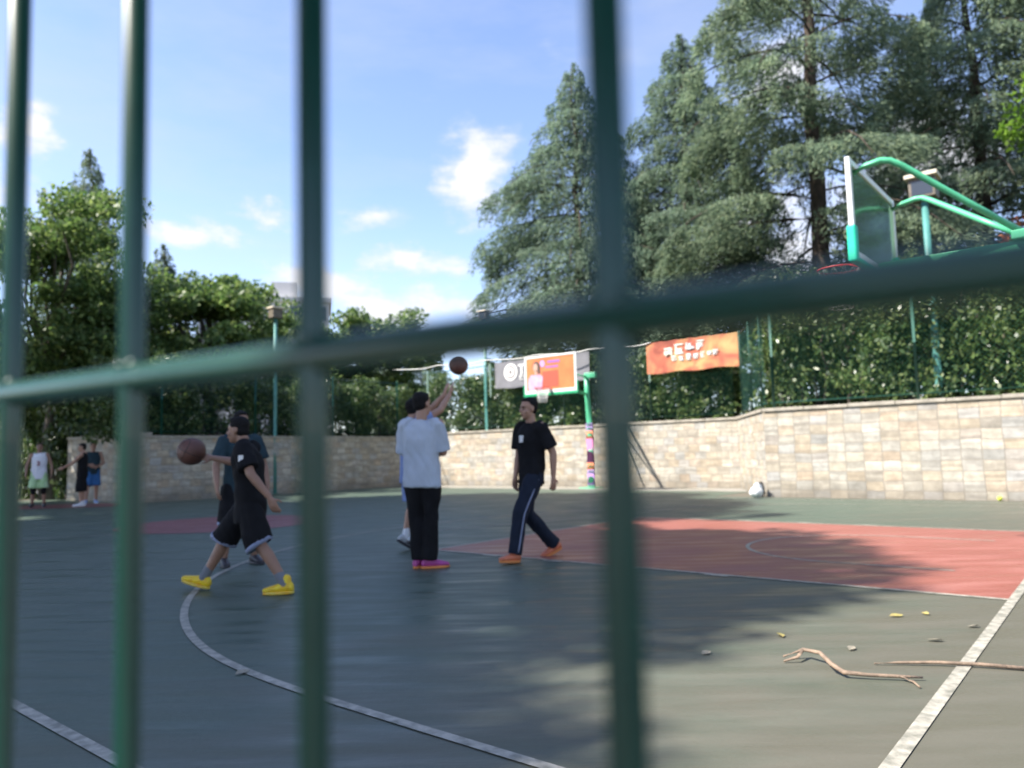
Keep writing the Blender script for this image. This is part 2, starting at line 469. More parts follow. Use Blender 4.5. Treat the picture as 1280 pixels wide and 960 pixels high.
WEAR = True
M = dict(
    asphalt=court_mat('worn_asphalt', (.104, .094, .073), (.118, .107, .082), (.140, .128, .10), .6),
    green=court_mat('green_court_paint', (.052, .084, .063), (.074, .106, .078), (.110, .132, .100), .46, True, (.118, .107, .082)),
    red=court_mat('red_court_paint', (.235, .070, .054), (.29, .098, .076), (.33, .145, .118), .42),
    dullred=court_mat('faded_red_paint', (.20, .055, .06), (.24, .08, .08), (.25, .1, .1), .45),
    line=mat('line_paint', (.44, .41, .345), .5, color2=(.20, .195, .16), vscale=16, bump=.2),
    cream=mat('cream_line_paint', (.66, .60, .42), .5, var=.3, vscale=5),
    stone=stone_mat('stacked_stone'),
    stone2=stone_mat('random_stone', .34, .22, .37),
    coping=mat('coping_stone', (.42, .38, .31), .75, var=.35, vscale=4, bump=.3),
    bars=mat('bar_green_gloss', (.005, .056, .039), .30, coat=.15, var=.12, vscale=60),
    post=mat('fence_green', (.012, .085, .058), .4, var=.2, vscale=6),
    hoop=mat('hoop_green', (.10, .50, .27), .35, var=.12, vscale=5),
    hoopd=mat('hoop_edge_green', (.01, .33, .14), .4),
    teal=mat('lamp_post_teal', (.09, .28, .25), .4, var=.2, vscale=5),
    pad=mat('board_pad', (.01, .55, .36), .55, var=.08),
    white=mat('white_paint', (.78, .78, .76), .4, var=.08, vscale=6),
    rim=mat('rim_red', (.62, .05, .05), .4),
    net=mat('net_white', (.72, .71, .68), .8),
    lampbox=mat('lamp_box', (.20, .17, .13), .5, var=.4, vscale=9),
    lamptop=mat('lamp_top', (.72, .63, .48), .5, var=.15),
    grey_banner=mat('grey_banner', (.20, .20, .22), .7, var=.2, vscale=2.5),
    logo=mat('logo_white', (.75, .74, .72), .6),
    logod=mat('logo_dark', (.22, .2, .2), .6),
    orange=mat('poster_orange', (.60, .15, .05), .55, color2=(.62, .21, .07), vscale=2.2),
    poster_red=mat('poster_red', (.50, .085, .05), .55),
    pink=mat('poster_pink', (.56, .27, .36), .55, color2=(.52, .42, .60), vscale=6),
    skinprint=mat('poster_skin', (.50, .32, .25), .55),
    hairprint=mat('poster_hair', (.10, .06, .05), .55),
    violet=mat('poster_violet', (.28, .13, .42), .55),
    lilac=mat('poster_lilac', (.40, .30, .60), .55),
    banner_o=None,
    cable=mat('white_cable', (.75, .74, .7), .5),
    trunk=mat('bark', (.085, .062, .045), .9, var=.5, vscale=5, bump=.8, bscale=12),
    trunkg=mat('grey_bark', (.12, .10, .08), .9, var=.5, vscale=4, bump=.8, bscale=12),
    twig=mat('dry_wood', (.30, .215, .15), .8, color2=(.17, .125, .09), vscale=14, bump=.4),
    skin=mat('skin', (.40, .225, .155), .5, var=.12, vscale=9),
    skin2=mat('skin_tan', (.30, .165, .11), .5, var=.12, vscale=9),
    hair=mat('black_hair', (.008, .007, .007), .75, spec=.2, bump=.5, bscale=90),
    black=mat('black_cloth', (.012, .012, .014), .8, spec=.12, var=.2, vscale=12),
    navy=mat('navy_cloth', (.016, .022, .038), .75, spec=.12, var=.2, vscale=12),
    whitec=mat('pale_blue_cloth', (.44, .49, .57), .85, var=.06, vscale=10),
    whitet=mat('white_jersey', (.74, .74, .80), .8, var=.06),
    lime=mat('lime_cloth', (.35, .55, .25), .8, color2=(.5, .68, .42), vscale=8),
    tealc=mat('dark_teal_cloth', (.03, .055, .07), .8, spec=.12, var=.2),
    blue=mat('blue_cloth', (.03, .14, .36), .75, var=.25, vscale=9),
    bluel=mat('light_blue_cloth', (.20, .28, .55), .75, var=.2, vscale=9),
    trim=mat('pale_trim', (.22, .25, .36), .7),
    yellow=mat('yellow_shoe', (.80, .60, .02), .5, color2=(.72, .42, .02), vscale=22),
    orangesh=mat('orange_shoe', (.62, .17, .08), .5, var=.2, vscale=20),
    magenta=mat('magenta_shoe', (.42, .06, .26), .5, var=.2, vscale=20),
    soleo=mat('orange_sole', (.65, .22, .06), .6),
    solew=mat('pale_sole', (.55, .55, .52), .6),
    darksh=mat('dark_shoe', (.03, .028, .035), .5),
    greysh=mat('pale_grey_shoe', (.45, .48, .5), .5, var=.2, vscale=20),
    whitesh=mat('white_shoe', (.62, .65, .70), .5),
    bluesh=mat('light_blue_shoe', (.30, .45, .75), .5),
    sock=mat('grey_sock', (.16, .17, .19), .9),
    eye=mat('eye_dark', (.01, .008, .008), .2),
    lip=mat('lips', (.30, .11, .09), .5),
    ball=mat('basketball_leather', (.135, .055, .038), .5, var=.2, vscale=10, bump=.3, bscale=160),
    seam=mat('ball_seam', (.01, .01, .01), .6),
    tennis=mat('tennis_felt', (.55, .65, .08), .9, bump=.4, bscale=200),
    leafy=mat('yellow_leaf', (.40, .36, .10), .6, color2=(.30, .23, .09), vscale=30),
    leafp=mat('pale_leaf', (.36, .32, .24), .6, var=.3, vscale=30),
    amber=mat('amber_sole', (.70, .36, .02), .5, color2=(.62, .55, .10), vscale=16),
    dark=mat('dark_rubber', (.02, .02, .022), .6),
    wallp=mat('pale_render', (.62, .60, .57), .8, var=.15, vscale=.4),
    wallg=mat('grey_render', (.42, .43, .45), .8, var=.15, vscale=.4),
    glass_d=mat('window_dark', (.05, .06, .075), .15),
    brick=mat('pillar_render', (.3, .28, .25), .8, var=.2),
)


def banner_mat():
    m = bpy.data.materials.new('orange_banner_print'); m.use_nodes = True
    t = m.node_tree; b = t.nodes['Principled BSDF']; b.inputs['Roughness'].default_value = .6
    tcn = t.nodes.new('ShaderNodeTexCoord')
    n = t.nodes.new('ShaderNodeTexNoise'); n.inputs['Scale'].default_value = 1.6; n.inputs['Detail'].default_value = 5; n.inputs['Distortion'].default_value = 1.2
    t.links.new(tcn.outputs['Object'], n.inputs['Vector'])
    r = t.nodes.new('ShaderNodeValToRGB')
    st = [(.3, (.27, .06, .035)), (.43, (.42, .11, .06)), (.52, (.47, .17, .08)), (.6, (.50, .25, .10)), (.72, (.46, .32, .13))]
    while len(r.color_ramp.elements) < len(st): r.color_ramp.elements.new(.5)
    for e, (p, c) in zip(r.color_ramp.elements, st): e.position = p; e.color = (*c, 1)
    t.links.new(n.outputs['Fac'], r.inputs[0]); t.links.new(r.outputs[0], b.inputs['Base Color'])
    return m


M['banner_o'] = banner_mat()


def glass_mat():
    m = bpy.data.materials.new('board_glass'); m.use_nodes = True
    t = m.node_tree; b = t.nodes['Principled BSDF']
    b.inputs['Base Color'].default_value = (.10, .20, .14, 1); b.inputs['Roughness'].default_value = .12
    tr = t.nodes.new('ShaderNodeBsdfTransparent'); tr.inputs[0].default_value = (.50, .68, .56, 1)
    ms = t.nodes.new('ShaderNodeMixShader'); ms.inputs[0].default_value = .45
    t.links.new(tr.outputs[0], ms.inputs[1]); t.links.new(b.outputs[0], ms.inputs[2])
    t.links.new(ms.outputs[0], t.nodes['Material Output'].inputs['Surface'])
    return m


M['glass'] = glass_mat()
M['cedar'] = leaf_mat('cedar_needles', [(.085, .132, .088), (.14, .20, .125), (.20, .262, .162), (.26, .315, .185)], .6, .5, .3)
M['cedar2'] = leaf_mat('young_cedar_needles', [(.095, .155, .105), (.16, .23, .15), (.235, .30, .205)], .6, .5, .3)
M['broad'] = leaf_mat('broad_leaves', [(.055, .11, .032), (.10, .175, .048), (.165, .25, .07), (.26, .33, .10)], .5, .5)
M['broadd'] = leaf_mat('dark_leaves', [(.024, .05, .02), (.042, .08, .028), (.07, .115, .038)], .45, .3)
M['bright'] = leaf_mat('bright_leaves', [(.09, .19, .02), (.15, .27, .03), (.22, .36, .05)], .45, .5)
M['hedge'] = leaf_mat('glossy_hedge_leaves', [(.04, .08, .026), (.07, .125, .036), (.115, .175, .05), (.20, .25, .09)], .34, .35, .6)
M['rust'] = leaf_mat('orange_leaves', [(.35, .10, .03), (.45, .16, .05)], .5, .4)

# ------------------------------------------------------------------ ground and court
def sheet(name, pts, z, m, kind='structure'):
    bm = bmesh.new()
    bm.faces.new([bm.verts.new((p.x, p.y, z)) for p in pts])
    return tag(bm_obj(name, bm, m), kind=kind)


bm = bmesh.new()
bmesh.ops.create_grid(bm, x_segments=4, y_segments=4, size=400)
tag(bm_obj('ground', bm, M['asphalt'], None, (0, 100, 0)), kind='structure')
sheet('court_surface', [court(-21.5, -9), court(13.5, -9), court(13.5, 11.9 - 1.45), court(-1.2, 11.9 - 1.45), court(-1.2, 12.6), court(-21.5, 12.6)], .003, M['green'])
sheet('key_paint', [court(0, 0), court(5.8, 0), court(5.8, 4.9), court(0, 4.9)], .0055, M['red'])


def disc(name, v, u, r, z, m):
    sheet(name, [court(v + r * math.cos(a), u + r * math.sin(a)) for a in np.linspace(0, 2 * math.pi, 49)[:-1]], z, m)


disc('centre_circle_paint', -6.25, .85, 1.75, .008, M['dullred'])
sheet('far_key_paint', [Vector(p) for p in ((-15.5, 19.2, 0), (-10.6, 20.2, 0), (-11.2, 22.0, 0), (-16.5, 21.4, 0))], .008, M['dullred'])


def add_line(bm, pts, w, z, dash=None):
    """painted line along a polyline of (v, u) court points"""
    P = [court(*p) for p in pts]
    rows = []
    for i, p in enumerate(P):
        d = (P[min(i + 1, len(P) - 1)] - P[max(i - 1, 0)]).normalized()
        nrm = Vector((-d.y, d.x, 0))
        rows.append((bm.verts.new((p.x + nrm.x * w / 2, p.y + nrm.y * w / 2, z)), bm.verts.new((p.x - nrm.x * w / 2, p.y - nrm.y * w / 2, z))))
    for i in range(len(rows) - 1):
        bm.faces.new((rows[i][0], rows[i][1], rows[i + 1][1], rows[i + 1][0]))


bm = bmesh.new()
RIMV, RIMU = 4.225, 2.45
z = .008
LW = .055
add_line(bm, [(-LW / 2, 0), (5.77, 0)], LW, z)
add_line(bm, [(-LW / 2, 4.9), (5.77, 4.9)], LW, z)
add_line(bm, [(0, LW / 2 + .003), (0, 4.9 - LW / 2 - .003)], LW, z)
R3, S3 = 6.85, 6.63
a0 = math.acos(S3 / R3)
arc = [(5.77, RIMU - S3)]
arc += [(RIMV - R3 * math.sin(a0 + t * (math.pi - 2 * a0)), RIMU - R3 * math.cos(a0 + t * (math.pi - 2 * a0))) for t in np.linspace(0, 1, 70)]
arc += [(5.77, RIMU + S3)]
dense = []
for p_, q_ in zip(arc[:-1], arc[1:]):
    k_ = max(1, int(math.hypot(q_[0] - p_[0], q_[1] - p_[1]) / .12))
    dense += [(p_[0] + (q_[0] - p_[0]) * i / k_, p_[1] + (q_[1] - p_[1]) * i / k_) for i in range(k_)]
dense.append(arc[-1])
D_ = np.array(dense)
for _ in range(60): D_[1:-1] = (D_[:-2] + 2 * D_[1:-1] + D_[2:]) / 4      # rounds the joint of arc and straight
add_line(bm, [tuple(p_) for p_ in D_], .055, z)
add_line(bm, [(5.25, RIMU - 1.25)] + [(RIMV - 1.25 * math.sin(t), RIMU - 1.25 * math.cos(t)) for t in np.linspace(0, math.pi, 28)] + [(5.25, RIMU + 1.25)], .045, z)
add_line(bm, [(5.8, -6.0), (5.8, 9.9)], .06, z)
add_line(bm, [(5.77, -5.08), (-8.17, -5.08)], .055, z)
add_line(bm, [(5.77, 9.95), (-1, 9.95)], .055, z)
add_line(bm, [(-8.2, -5.0), (-6.9, -2.6), (-6.0, -1.1)], .05, z)
add_line(bm, [(-1.8, 1.2), (-.6, 4.9), (-.1, 7.9)], .045, z)
for v_ in (.85, 1.7, 2.6, 3.5):   # lane blocks on both sides of the key
    add_line(bm, [(v_, -.055), (v_ + .22, -.055)], .05, z)
    add_line(bm, [(v_, 4.955), (v_ + .22, 4.955)], .05, z)
tag(bm_obj('court_lines', bm, M['line']), kind='structure')
# pale painted strip along the foot of the shaded wall
bm = bmesh.new()
add_line(bm, [(-15.15, 3.1), (-15.15, 13.0)], .14, .012)
add_line(bm, [(-15.15, 13.1), (-2.6, 13.5)], .14, .012)
add_line(bm, [(-18.9, 3.0), (-15.3, 3.0)], .14, .012)
tag(bm_obj('kerb_line', bm, M['cream']), kind='structure')
# cracks and patch of bare tarmac
sheet('asphalt_strip', [court(-21.5, 12.62), court(-1.25, 12.62), court(-2.0, 14.15), court(-21.5, 14.15)], .004, mat('pale_concrete', (.30, .285, .25), .7, var=.25, vscale=2, bump=.2))


# ------------------------------------------------------------------ walls, fences on the walls
def wall_run(label, a, b, h, m, cop=True, thick=.35, rough_top=0.0):
    """stone wall whose visible face runs a -> b (left to right as seen from the court)"""
    d = (b - a); Ln = d.length; d.normalize()
    e = empty('stone_wall', a, label, 'wall', rz=math.atan2(d.y, d.x))
    bm = bmesh.new()
    add_box(bm, (0, 0, 0), (Ln, thick, h))
    bm_obj('wall_face', bm, m, e)
    if cop:
        bm = bmesh.new()
        n = max(1, int(Ln / .9))
        random.seed(int(Ln * 100))
        for i in range(n):
            dz = random.uniform(-.008, .008)
            add_box(bm, (i * Ln / n + .004, -.04, h + .001), ((i + 1) * Ln / n - .004, thick + .03, h + .075 + dz), .008)
        bm_obj('coping', bm, M['coping'], e)
    return e


JN, JF = court(.0, 10.7), court(-2.1, 14.2)
CR = court(-15.5, 14.2)
LE = court(-15.5, 3.5)
LL = court(-20.3, 3.35)
H1 = 1.95
wall_run('sunlit stacked beige stone wall nearest on the right, with shrubs above it', JN, court(14, 10.7), H1, M['stone'])
wall_run('short angled stone wall joining the near wall to the one set back', JF + CV * .005, JN - CV * .005, H1, M['stone2'])
wall_run('long sunlit beige stone wall behind the far hoop and the walking players', CR, JF, H1, M['stone2'])
wall_run('grey stone wall in shade behind the player reaching with the ball', LE, CR, 1.85, M['stone2'])
wall_run('shaded stone wall at far left behind the three distant players', LL, LE - CV * .02, 1.95, M['stone'])


def wall_fence(label, a, b, z0, h, step, off=.18, mesh=True, phase=.3):
    d = (b - a); Ln = d.length; d.normalize()
    e = empty('wire_fence', a + Vector((0, 0, z0)), label, 'fence', 'wire fences on top of the stone walls', rz=math.atan2(d.y, d.x))
    x = phase
    while x < Ln:
        bm = bmesh.new()
        add_tube(bm, [(x, off, 0), (x, off, h + .05)], .035, 8)
        add_ball(bm, (x, off, h + .05), .036, 8)
        bm_obj('post', bm, M['post'], e)
        x += step
    for zz in (.12, h - .02):
        bm = bmesh.new()
        add_tube(bm, [(0.05, off + .001, zz), (Ln - .05, off + .001, zz)], .022, 6)
        bm_obj('rail', bm, M['post'], e)
    if mesh:
        s = .07; r = .0017
        V = []
        lo, hi = .14, h - .04
        dz = hi - lo
        nrm = np.array([0, 1, 0.])
        x = -dz
        while x < Ln:
            for sg in (1, -1):
                xa, xb, za, zb = (x, x + dz, lo, hi) if sg > 0 else (x, x + dz, hi, lo)
                t0 = max(0, (.06 - xa) / dz); t1 = min(1, (Ln - .06 - xa) / dz)
                if t1 <= t0: continue
                p = np.array([xa + dz * t0, off, za + (zb - za) * t0]); q = np.array([xa + dz * t1, off, za + (zb - za) * t1])
                dd = (q - p) / np.linalg.norm(q - p); sd = np.cross(dd, nrm)
                c = [sd * r, nrm * r * sg, -sd * r, -nrm * r * sg]
                for i in range(4):
                    a_, b_ = c[i], c[(i + 1) % 4]
                    V.append([p + a_, p + b_, q + b_, q + a_])
            x += s * 1.414
        link('wire_mesh', quad_mesh('wire_mesh', np.array(V)), M['post'], e)
    return e


ZT = H1 + .08
wall_fence('green wire fence along the near right wall in front of glossy shrubs', JN + CV * .08, court(14, 10.7), ZT, 2.35, 3.0, phase=.12)
wall_fence('green wire fence on the angled wall beside the orange banner', JF + CU * -.12, JN - CV * .1, ZT, 2.35, 1.6, phase=.25)
wall_fence('green wire fence on the set back wall, carrying both banners', CR + CV * .3, JF - CV * .08, ZT, 2.4, 3.3, phase=.35)
wall_fence('green wire fence on the shaded wall behind the ball handler', LE + CU * .1, CR - CU * .3, 1.93, 2.1, 3.1, phase=.6)
wall_fence('dim wire fence above the wall at the far left', LL, LE - CV * .3, 2.03, 2.0, 2.9, phase=.5)

# white cable strung along the fence top
bm = bmesh.new()
P0, P1 = court(-15.3, 13.0), court(-4.8, 14.28)
pts = []
for i in range(60):
    t = i / 59
    sag = 4 * .07 * ((t * 5) % 1) * (1 - (t * 5) % 1)
    pts.append(P0.lerp(P1, t) + Vector((0, 0, 4.50 - sag + .02 * math.sin(t * 31))))
add_tube(bm, pts, .022, 6)
tag(bm_obj('cable', bm, M['cable'], smooth=True), 'thin white cable strung along the top of the fence', 'cable')


# ------------------------------------------------------------------ text
def text_mesh(s, size, ext=.004):
    cu = bpy.data.curves.new('txt', 'FONT')
    cu.body = s; cu.size = size; cu.extrude = ext; cu.offset = size * .02
    o = bpy.data.objects.new('txt', cu); COL.objects.link(o)
    dg = bpy.context.evaluated_depsgraph_get(); dg.update()
    me = bpy.data.meshes.new_from_object(o.evaluated_get(dg))
    bpy.data.objects.remove(o); bpy.data.curves.remove(cu)
    return me


def stand(me, x, z, y=0.0):
    """lay text mesh (xy) up into xz, facing -y"""
    for v in me.vertices:
        v.co = Vector((v.co.x + x, y - v.co.z, v.co.y + z))
    return me


# ------------------------------------------------------------------ banners (local x along the fence, -y towards the court)
def panel(bm, w, h, y, wav, seed, n=24):
    random.seed(seed)
    ph = random.uniform(0, 6)
    f_, b_ = [], []
    for i in range(n + 1):
        x = w * i / n
        yy = y + wav * math.sin(i * .9 + ph) + wav * .6 * math.sin(i * .37 + ph * 2)
        zt = h - .02 * abs(math.sin(i * .8)); zb = .02 * math.sin(i * .6 + ph)
        f_.append((bm.verts.new((x, yy, zb)), bm.verts.new((x, yy, zt))))
        b_.append((bm.verts.new((x, yy + .006, zb)), bm.verts.new((x, yy + .006, zt))))
    for i in range(n):
        bm.faces.new((f_[i][0], f_[i + 1][0], f_[i + 1][1], f_[i][1]))
        bm.faces.new((b_[i][0], b_[i][1], b_[i + 1][1], b_[i + 1][0]))
        bm.faces.new((f_[i][1], f_[i + 1][1], b_[i + 1][1], b_[i][1]))
        bm.faces.new((f_[i][0], b_[i][0], b_[i + 1][0], f_[i + 1][0]))


gb = empty('banner', court(-11.25, 14.2, 3.5), 'grey banner with round white emblem and white letters, partly behind the far hoop', 'banner', rz=YAW_V)
bm = bmesh.new(); panel(bm, 4.15, .98, .10, .008, 3)
bm_obj('cloth', bm, M['grey_banner'], gb)
bm = bmesh.new()
for rr, yy, mi in ((.31, .082, 0), (.235, .078, 1), (.165, .074, 0), (.075, .070, 1)):
    vs = bmesh.ops.create_cone(bm, cap_ends=True, segments=32, radius1=rr, radius2=rr, depth=.004, matrix=Matrix.Translation((.76, yy, .56)) @ Matrix.Rotation(math.pi / 2, 4, 'X'))['verts']
    for f in {f for v in vs for f in v.link_faces}: f.material_index = mi
add_box(bm, (.735, .058, .50), (.785, .063, .64), mat=1)
bm_obj('emblem', bm, [M['logo'], M['logod']], gb)
link('lettering', stand(text_mesh('TR', .52), 1.11, .44, .082), M['logo'], gb)
bm = bmesh.new()
random.seed(4)
for gx in (1.14, 1.38):       # two small unreadable characters under the letters
    for k in range(5):
        x = gx + random.uniform(0, .12); zz = .24 + random.uniform(0, .13)
        w_, h_ = random.choice(((.14, .03), (.03, .13)))
        add_box(bm, (x, .078 - k * .0012, zz), (x + w_, .083 - k * .0012, zz + h_))
bm_obj('lettering', bm, M['logo'], gb)

ob = empty('banner', court(-4.98, 14.2, 3.5), 'orange and red printed banner with pale blue lettering on the fence', 'banner', rz=YAW_V)
bm = bmesh.new(); panel(bm, 2.98, 1.0, .10, .012, 9)
bm_obj('cloth', bm, M['banner_o'], ob)
bm = bmesh.new()
random.seed(12)
for gx, gz, s in [(.62, .50, .34), (.98, .52, .34), (1.34, .54, .34), (1.68, .56, .34), (.86, .30, .2), (1.1, .30, .2), (1.34, .32, .2), (1.58, .32, .2), (1.8, .33, .2), (2.02, .34, .2), (2.2, .36, .2)]:
    for k in range(7):
        if k % 2 == 0:
            x0 = gx + random.uniform(0, .12) * s; w_ = s * random.uniform(.55, .85); zz = gz + s * random.uniform(0, .85); hh = s * .13
        else:
            x0 = gx + s * random.uniform(.05, .75); w_ = s * .13; zz = gz + s * random.uniform(0, .35); hh = s * random.uniform(.4, .65)
        add_box(bm, (x0, .072 - k * .0015, zz), (x0 + w_, .077 - k * .0015, zz + hh))
bm_obj('lettering', bm, mat('pale_blue_print', (.58, .66, .72), .6, color2=(.70, .70, .52), vscale=3), ob)


# ------------------------------------------------------------------ floodlight posts
def lamp(loc, h, label, m_post, rz, r=.06, q=1.0):
    e = empty('flood_lamp', loc, label, 'lamp post', 'floodlight posts around the court', rz=rz)
    bm = bmesh.new(); add_tube(bm, [(0, 0, 0), (0, 0, h * .5), (0, 0, h)], [r * 1.1, r, r * .9], 12)
    add_tube(bm, [(0, 0, 0), (0, 0, .03)], r * 2.2, 12)
    bm_obj('pole', bm, m_post, e)
    bm = bmesh.new(); add_box(bm, (-.26 * q, -.2 * q, h + .001), (.26 * q, .2 * q, h + .44 * q), .02)
    add_box(bm, (-.05 * q, -.05 * q, h - .08), (.05 * q, .05 * q, h + .003), .008)
    b = bm_obj('lamp_box', bm, M['lampbox'], e)
    bm = bmesh.new(); add_box(bm, (-.32 * q, -.28 * q, h + .44 * q + .003), (.32 * q, .28 * q, h + .53 * q), .015)
    bm_obj('lamp_top', bm, M['lamptop'], b)
    bm = bmesh.new(); add_box(bm, (-.2 * q, -.2 * q - .006, h + .06 * q), (.2 * q, -.2 * q - .0015, h + .38 * q))
    bm_obj('lens', bm, M['glass_d'], b)
    return e


lamp(Vector((-7.95, 25.05, 0)), 5.9, 'teal floodlight post in front of the shaded wall, left of centre', M['teal'], YAW_V - math.pi / 2, .06, .72)
lamp(Vector((-.98, 27.85, 0)), 6.15, 'floodlight post rising behind the grey banner beside the cedar', M['teal'], YAW_V, .06, .68)
lamp(Vector((9.05, 15.85, 0)), 6.4, 'floodlight post with box head behind the near hoop and right wall', M['teal'], YAW_V, .075)


# ------------------------------------------------------------------ hoops
def net_bm(r=.225, h=.42, n=12):
    bm = bmesh.new()
    prof = [(0, 1.0), (.25, .80), (.5, .66), (.75, .58), (1, .56)]
    for s in (1, -1):
        for k in range(n):
            pts = []
            for i, (t, q) in enumerate(prof):
                a = 2 * math.pi * (k + s * i * .5) / n
                pts.append((r * q * math.cos(a), r * q * math.sin(a), -t * h))
            add_tube(bm, pts, .006, 4)
    for t, q in prof[1:]:
        add_tube(bm, [(r * q * math.cos(a), r * q * math.sin(a), -t * h) for a in np.linspace(0, 2 * math.pi, 25)], .004, 4, cap=False)
    return bm


def ring_bm(r=.225, t=.011, z=0):
    bm = bmesh.new()
    add_tube(bm, [(r * math.cos(a), r * math.sin(a), z) for a in np.linspace(0, 2 * math.pi, 41)], t, 8, cap=False)
    return bm


# near hoop: local x towards the pole (along +CV), local y along CU
hp = empty('basketball_hoop', court(6.9, RIMU), 'green cantilever hoop with glass board seen from behind at right', 'basketball hoop', rz=YAW_V)
hp.scale = (1, 1, 1.006)
bx = 4.62 - 7.0        # board plane
bm = bmesh.new(); add_box(bm, (bx - .006, -.87, 3.06), (bx + .006, .87, 3.96)); bm_obj('glass_board', bm, M['glass'], hp)
bm = bmesh.new()
add_box(bm, (bx - .025, -.93, 2.99), (bx + .025, -.868, 4.02), .006)
add_box(bm, (bx - .025, .868, 2.99), (bx + .025, .93, 4.02), .006)
add_box(bm, (bx - .022, -.865, 3.955), (bx + .022, .865, 4.018), .006)
add_box(bm, (bx - .022, -.865, 2.992), (bx + .022, .865, 3.062), .006)
fr = bm_obj('board_frame', bm, M['white'], hp)
bm = bmesh.new()
add_box(bm, (bx - .045, -.96, 2.93), (bx + .045, -.86, 3.31), .02)
add_box(bm, (bx - .045, .86, 2.93), (bx + .045, .96, 3.31), .02)
add_box(bm, (bx - .044, -.858, 2.932), (bx + .044, .858, 2.99), .02)
bm_obj('edge_pad', bm, M['pad'], hp)
RZ = 3.08
bm = ring_bm(); add_box(bm, (.225, -.06, -.012), (.40 - .02, .06, .012), .004)
for sy in (-1, 1): add_tube(bm, [(.16, sy * .17, -.005), (.38, sy * .1, -.1)], .008, 6)
rm = bm_obj('rim', bm, M['rim'], hp, (bx - .40, 0, RZ))
bm_obj('net', net_bm(), M['net'], rm)
BOOM = 3.05
for sy in (-1, 1):
    bm = bmesh.new()
    y0 = sy * .80
    pts = [(bx + .02, y0, 3.88), (bx + .14, y0, 3.92), (bx + .28, y0 * .985, 3.945), (bx + .36, y0 * .95, 3.93), (bx + .45, y0 * .90, 3.87), (bx + .95, y0 * .47, 3.455), (bx + 1.36, y0 * .14, 3.12)]
    add_tube(bm, pts, .032, 12)
    bm_obj('brace_arm', bm, M['hoop'], hp)
bm = bmesh.new()
add_box(bm, (bx + .03, -.085, BOOM - .17), (-.065, .085, BOOM + .01), .012)
add_box(bm, (bx + 1.26, -.18, BOOM + .006), (bx + 1.44, .18, BOOM + .10), .012)
bm_obj('boom', bm, M['hoop'], hp)
bm = bmesh.new()
add_tube(bm, [(0, 0, .02), (0, 0, 3.3)], .09, 20)
add_box(bm, (-.25, -.25, 0), (.25, .25, .03), .006)
bm_obj('pole', bm, M['hoop'], hp)
bm = bmesh.new(); add_tube(bm, [(0, 0, .05), (0, 0, 1.9)], .14, 20); bm_obj('pole_pad', bm, M['pad'], hp)

# far hoop: local -y faces the court (towards -CU), x along CV
fh = empty('basketball_hoop', Vector((2.42, 23.7, 0)), 'far hoop with orange poster board and purple wrapped green pole', 'basketball hoop', rz=YAW_V)
bx0, by0 = .25, -2.35
bm = bmesh.new(); add_box(bm, (bx0 - .90, by0 - .012, 2.93), (bx0 + .90, by0 + .012, 3.98)); bd = bm_obj('backboard', bm, M['orange'], fh)
bm = bmesh.new()
for lo, hi in (((-.93, .99 - 1.05), (-.87, 1.05)), ((.87, -.06), (.93, 1.05)), ((-.868, .985), (.868, 1.05)), ((-.868, -.06), (.868, 0.02))):
    add_box(bm, (bx0 + lo[0], by0 - .022, 2.95 + lo[1]), (bx0 + hi[0], by0 + .02, 2.95 + hi[1]))
bm_obj('board_frame', bm, M['white'], fh)
bm = bmesh.new()
add_box(bm, (bx0 - .98, by0 - .04, 2.80), (bx0 + .98, by0 + .04, 2.885), .015)
add_box(bm, (bx0 - .98, by0 - .039, 2.888), (bx0 - .935, by0 + .039, 3.16), .012)
add_box(bm, (bx0 + .935, by0 - .039, 2.888), (bx0 + .98, by0 + .039, 3.16), .012)
bm_obj('edge_pad', bm, M['hoopd'], fh)


def flat(name, polys, y, m, th=.003):
    bm = bmesh.new()
    for poly in polys:
        a = [bm.verts.new((bx0 + p[0], y, 2.95 + p[1])) for p in poly]
        b = [bm.verts.new((bx0 + p[0], y + th, 2.95 + p[1])) for p in poly]
        n = len(poly)
        bm.faces.new(a); bm.faces.new(b[::-1])
        for i in range(n): bm.faces.new((a[i], b[i], b[(i + 1) % n], a[(i + 1) % n]))
    return bm_obj(name, bm, m, bd)


def ell(cx, cz, rx, rz_, n=24): return [(cx + rx * math.cos(t), cz + rz_ * math.sin(t)) for t in np.linspace(0, 2 * math.pi, n + 1)[:-1]]


flat('target_square', [[(-.28, .10), (.30, .10), (.30, .57), (-.28, .57)]], by0 - .017, M['poster_red'])
flat('poster_hair', [ell(-.50, .74, .13, .15), [(-.44, .50), (-.34, .52), (-.36, .78), (-.46, .78)]], by0 - .0175, M['hairprint'])
flat('poster_face', [ell(-.525, .70, .085, .125), [(-.56, .48), (-.47, .48), (-.47, .62), (-.56, .62)]], by0 - .021, M['skinprint'])
flat('poster_blouse', [[(-.80, .03), (-.30, .03), (-.26, .42), (-.38, .50), (-.52, .47), (-.68, .50), (-.80, .38)]], by0 - .024, M['pink'])
flat('poster_dot', [ell(-.27, .80, .085, .10)], by0 - .0178, M['lilac'])
flat('poster_title', [[(-.08, .80), (.36, .80), (.36, .87), (-.08, .87)], [(-.16, .66), (.30, .66), (.30, .71), (-.16, .71)]], by0 - .0172, M['violet'])
bm = ring_bm(); add_box(bm, (-.06, .225, -.012), (.06, .372, .012), .004)
rm = bm_obj('rim', bm, M['rim'], fh, (bx0, by0 - .40, 2.99))
bm_obj('net', net_bm(h=.40), M['net'], rm)
bm = bmesh.new()
add_tube(bm, [(0, 0, .02), (0, 0, 2.15), (.0, -.03, 2.5), (.02, -.10, 2.85), (.03, -.12, 3.55)], [.10, .10, .095, .09, .085], 16)
add_box(bm, (-.3, -.3, 0), (.3, .3, .03), .006)
bm_obj('pole', bm, M['hoop'], fh)
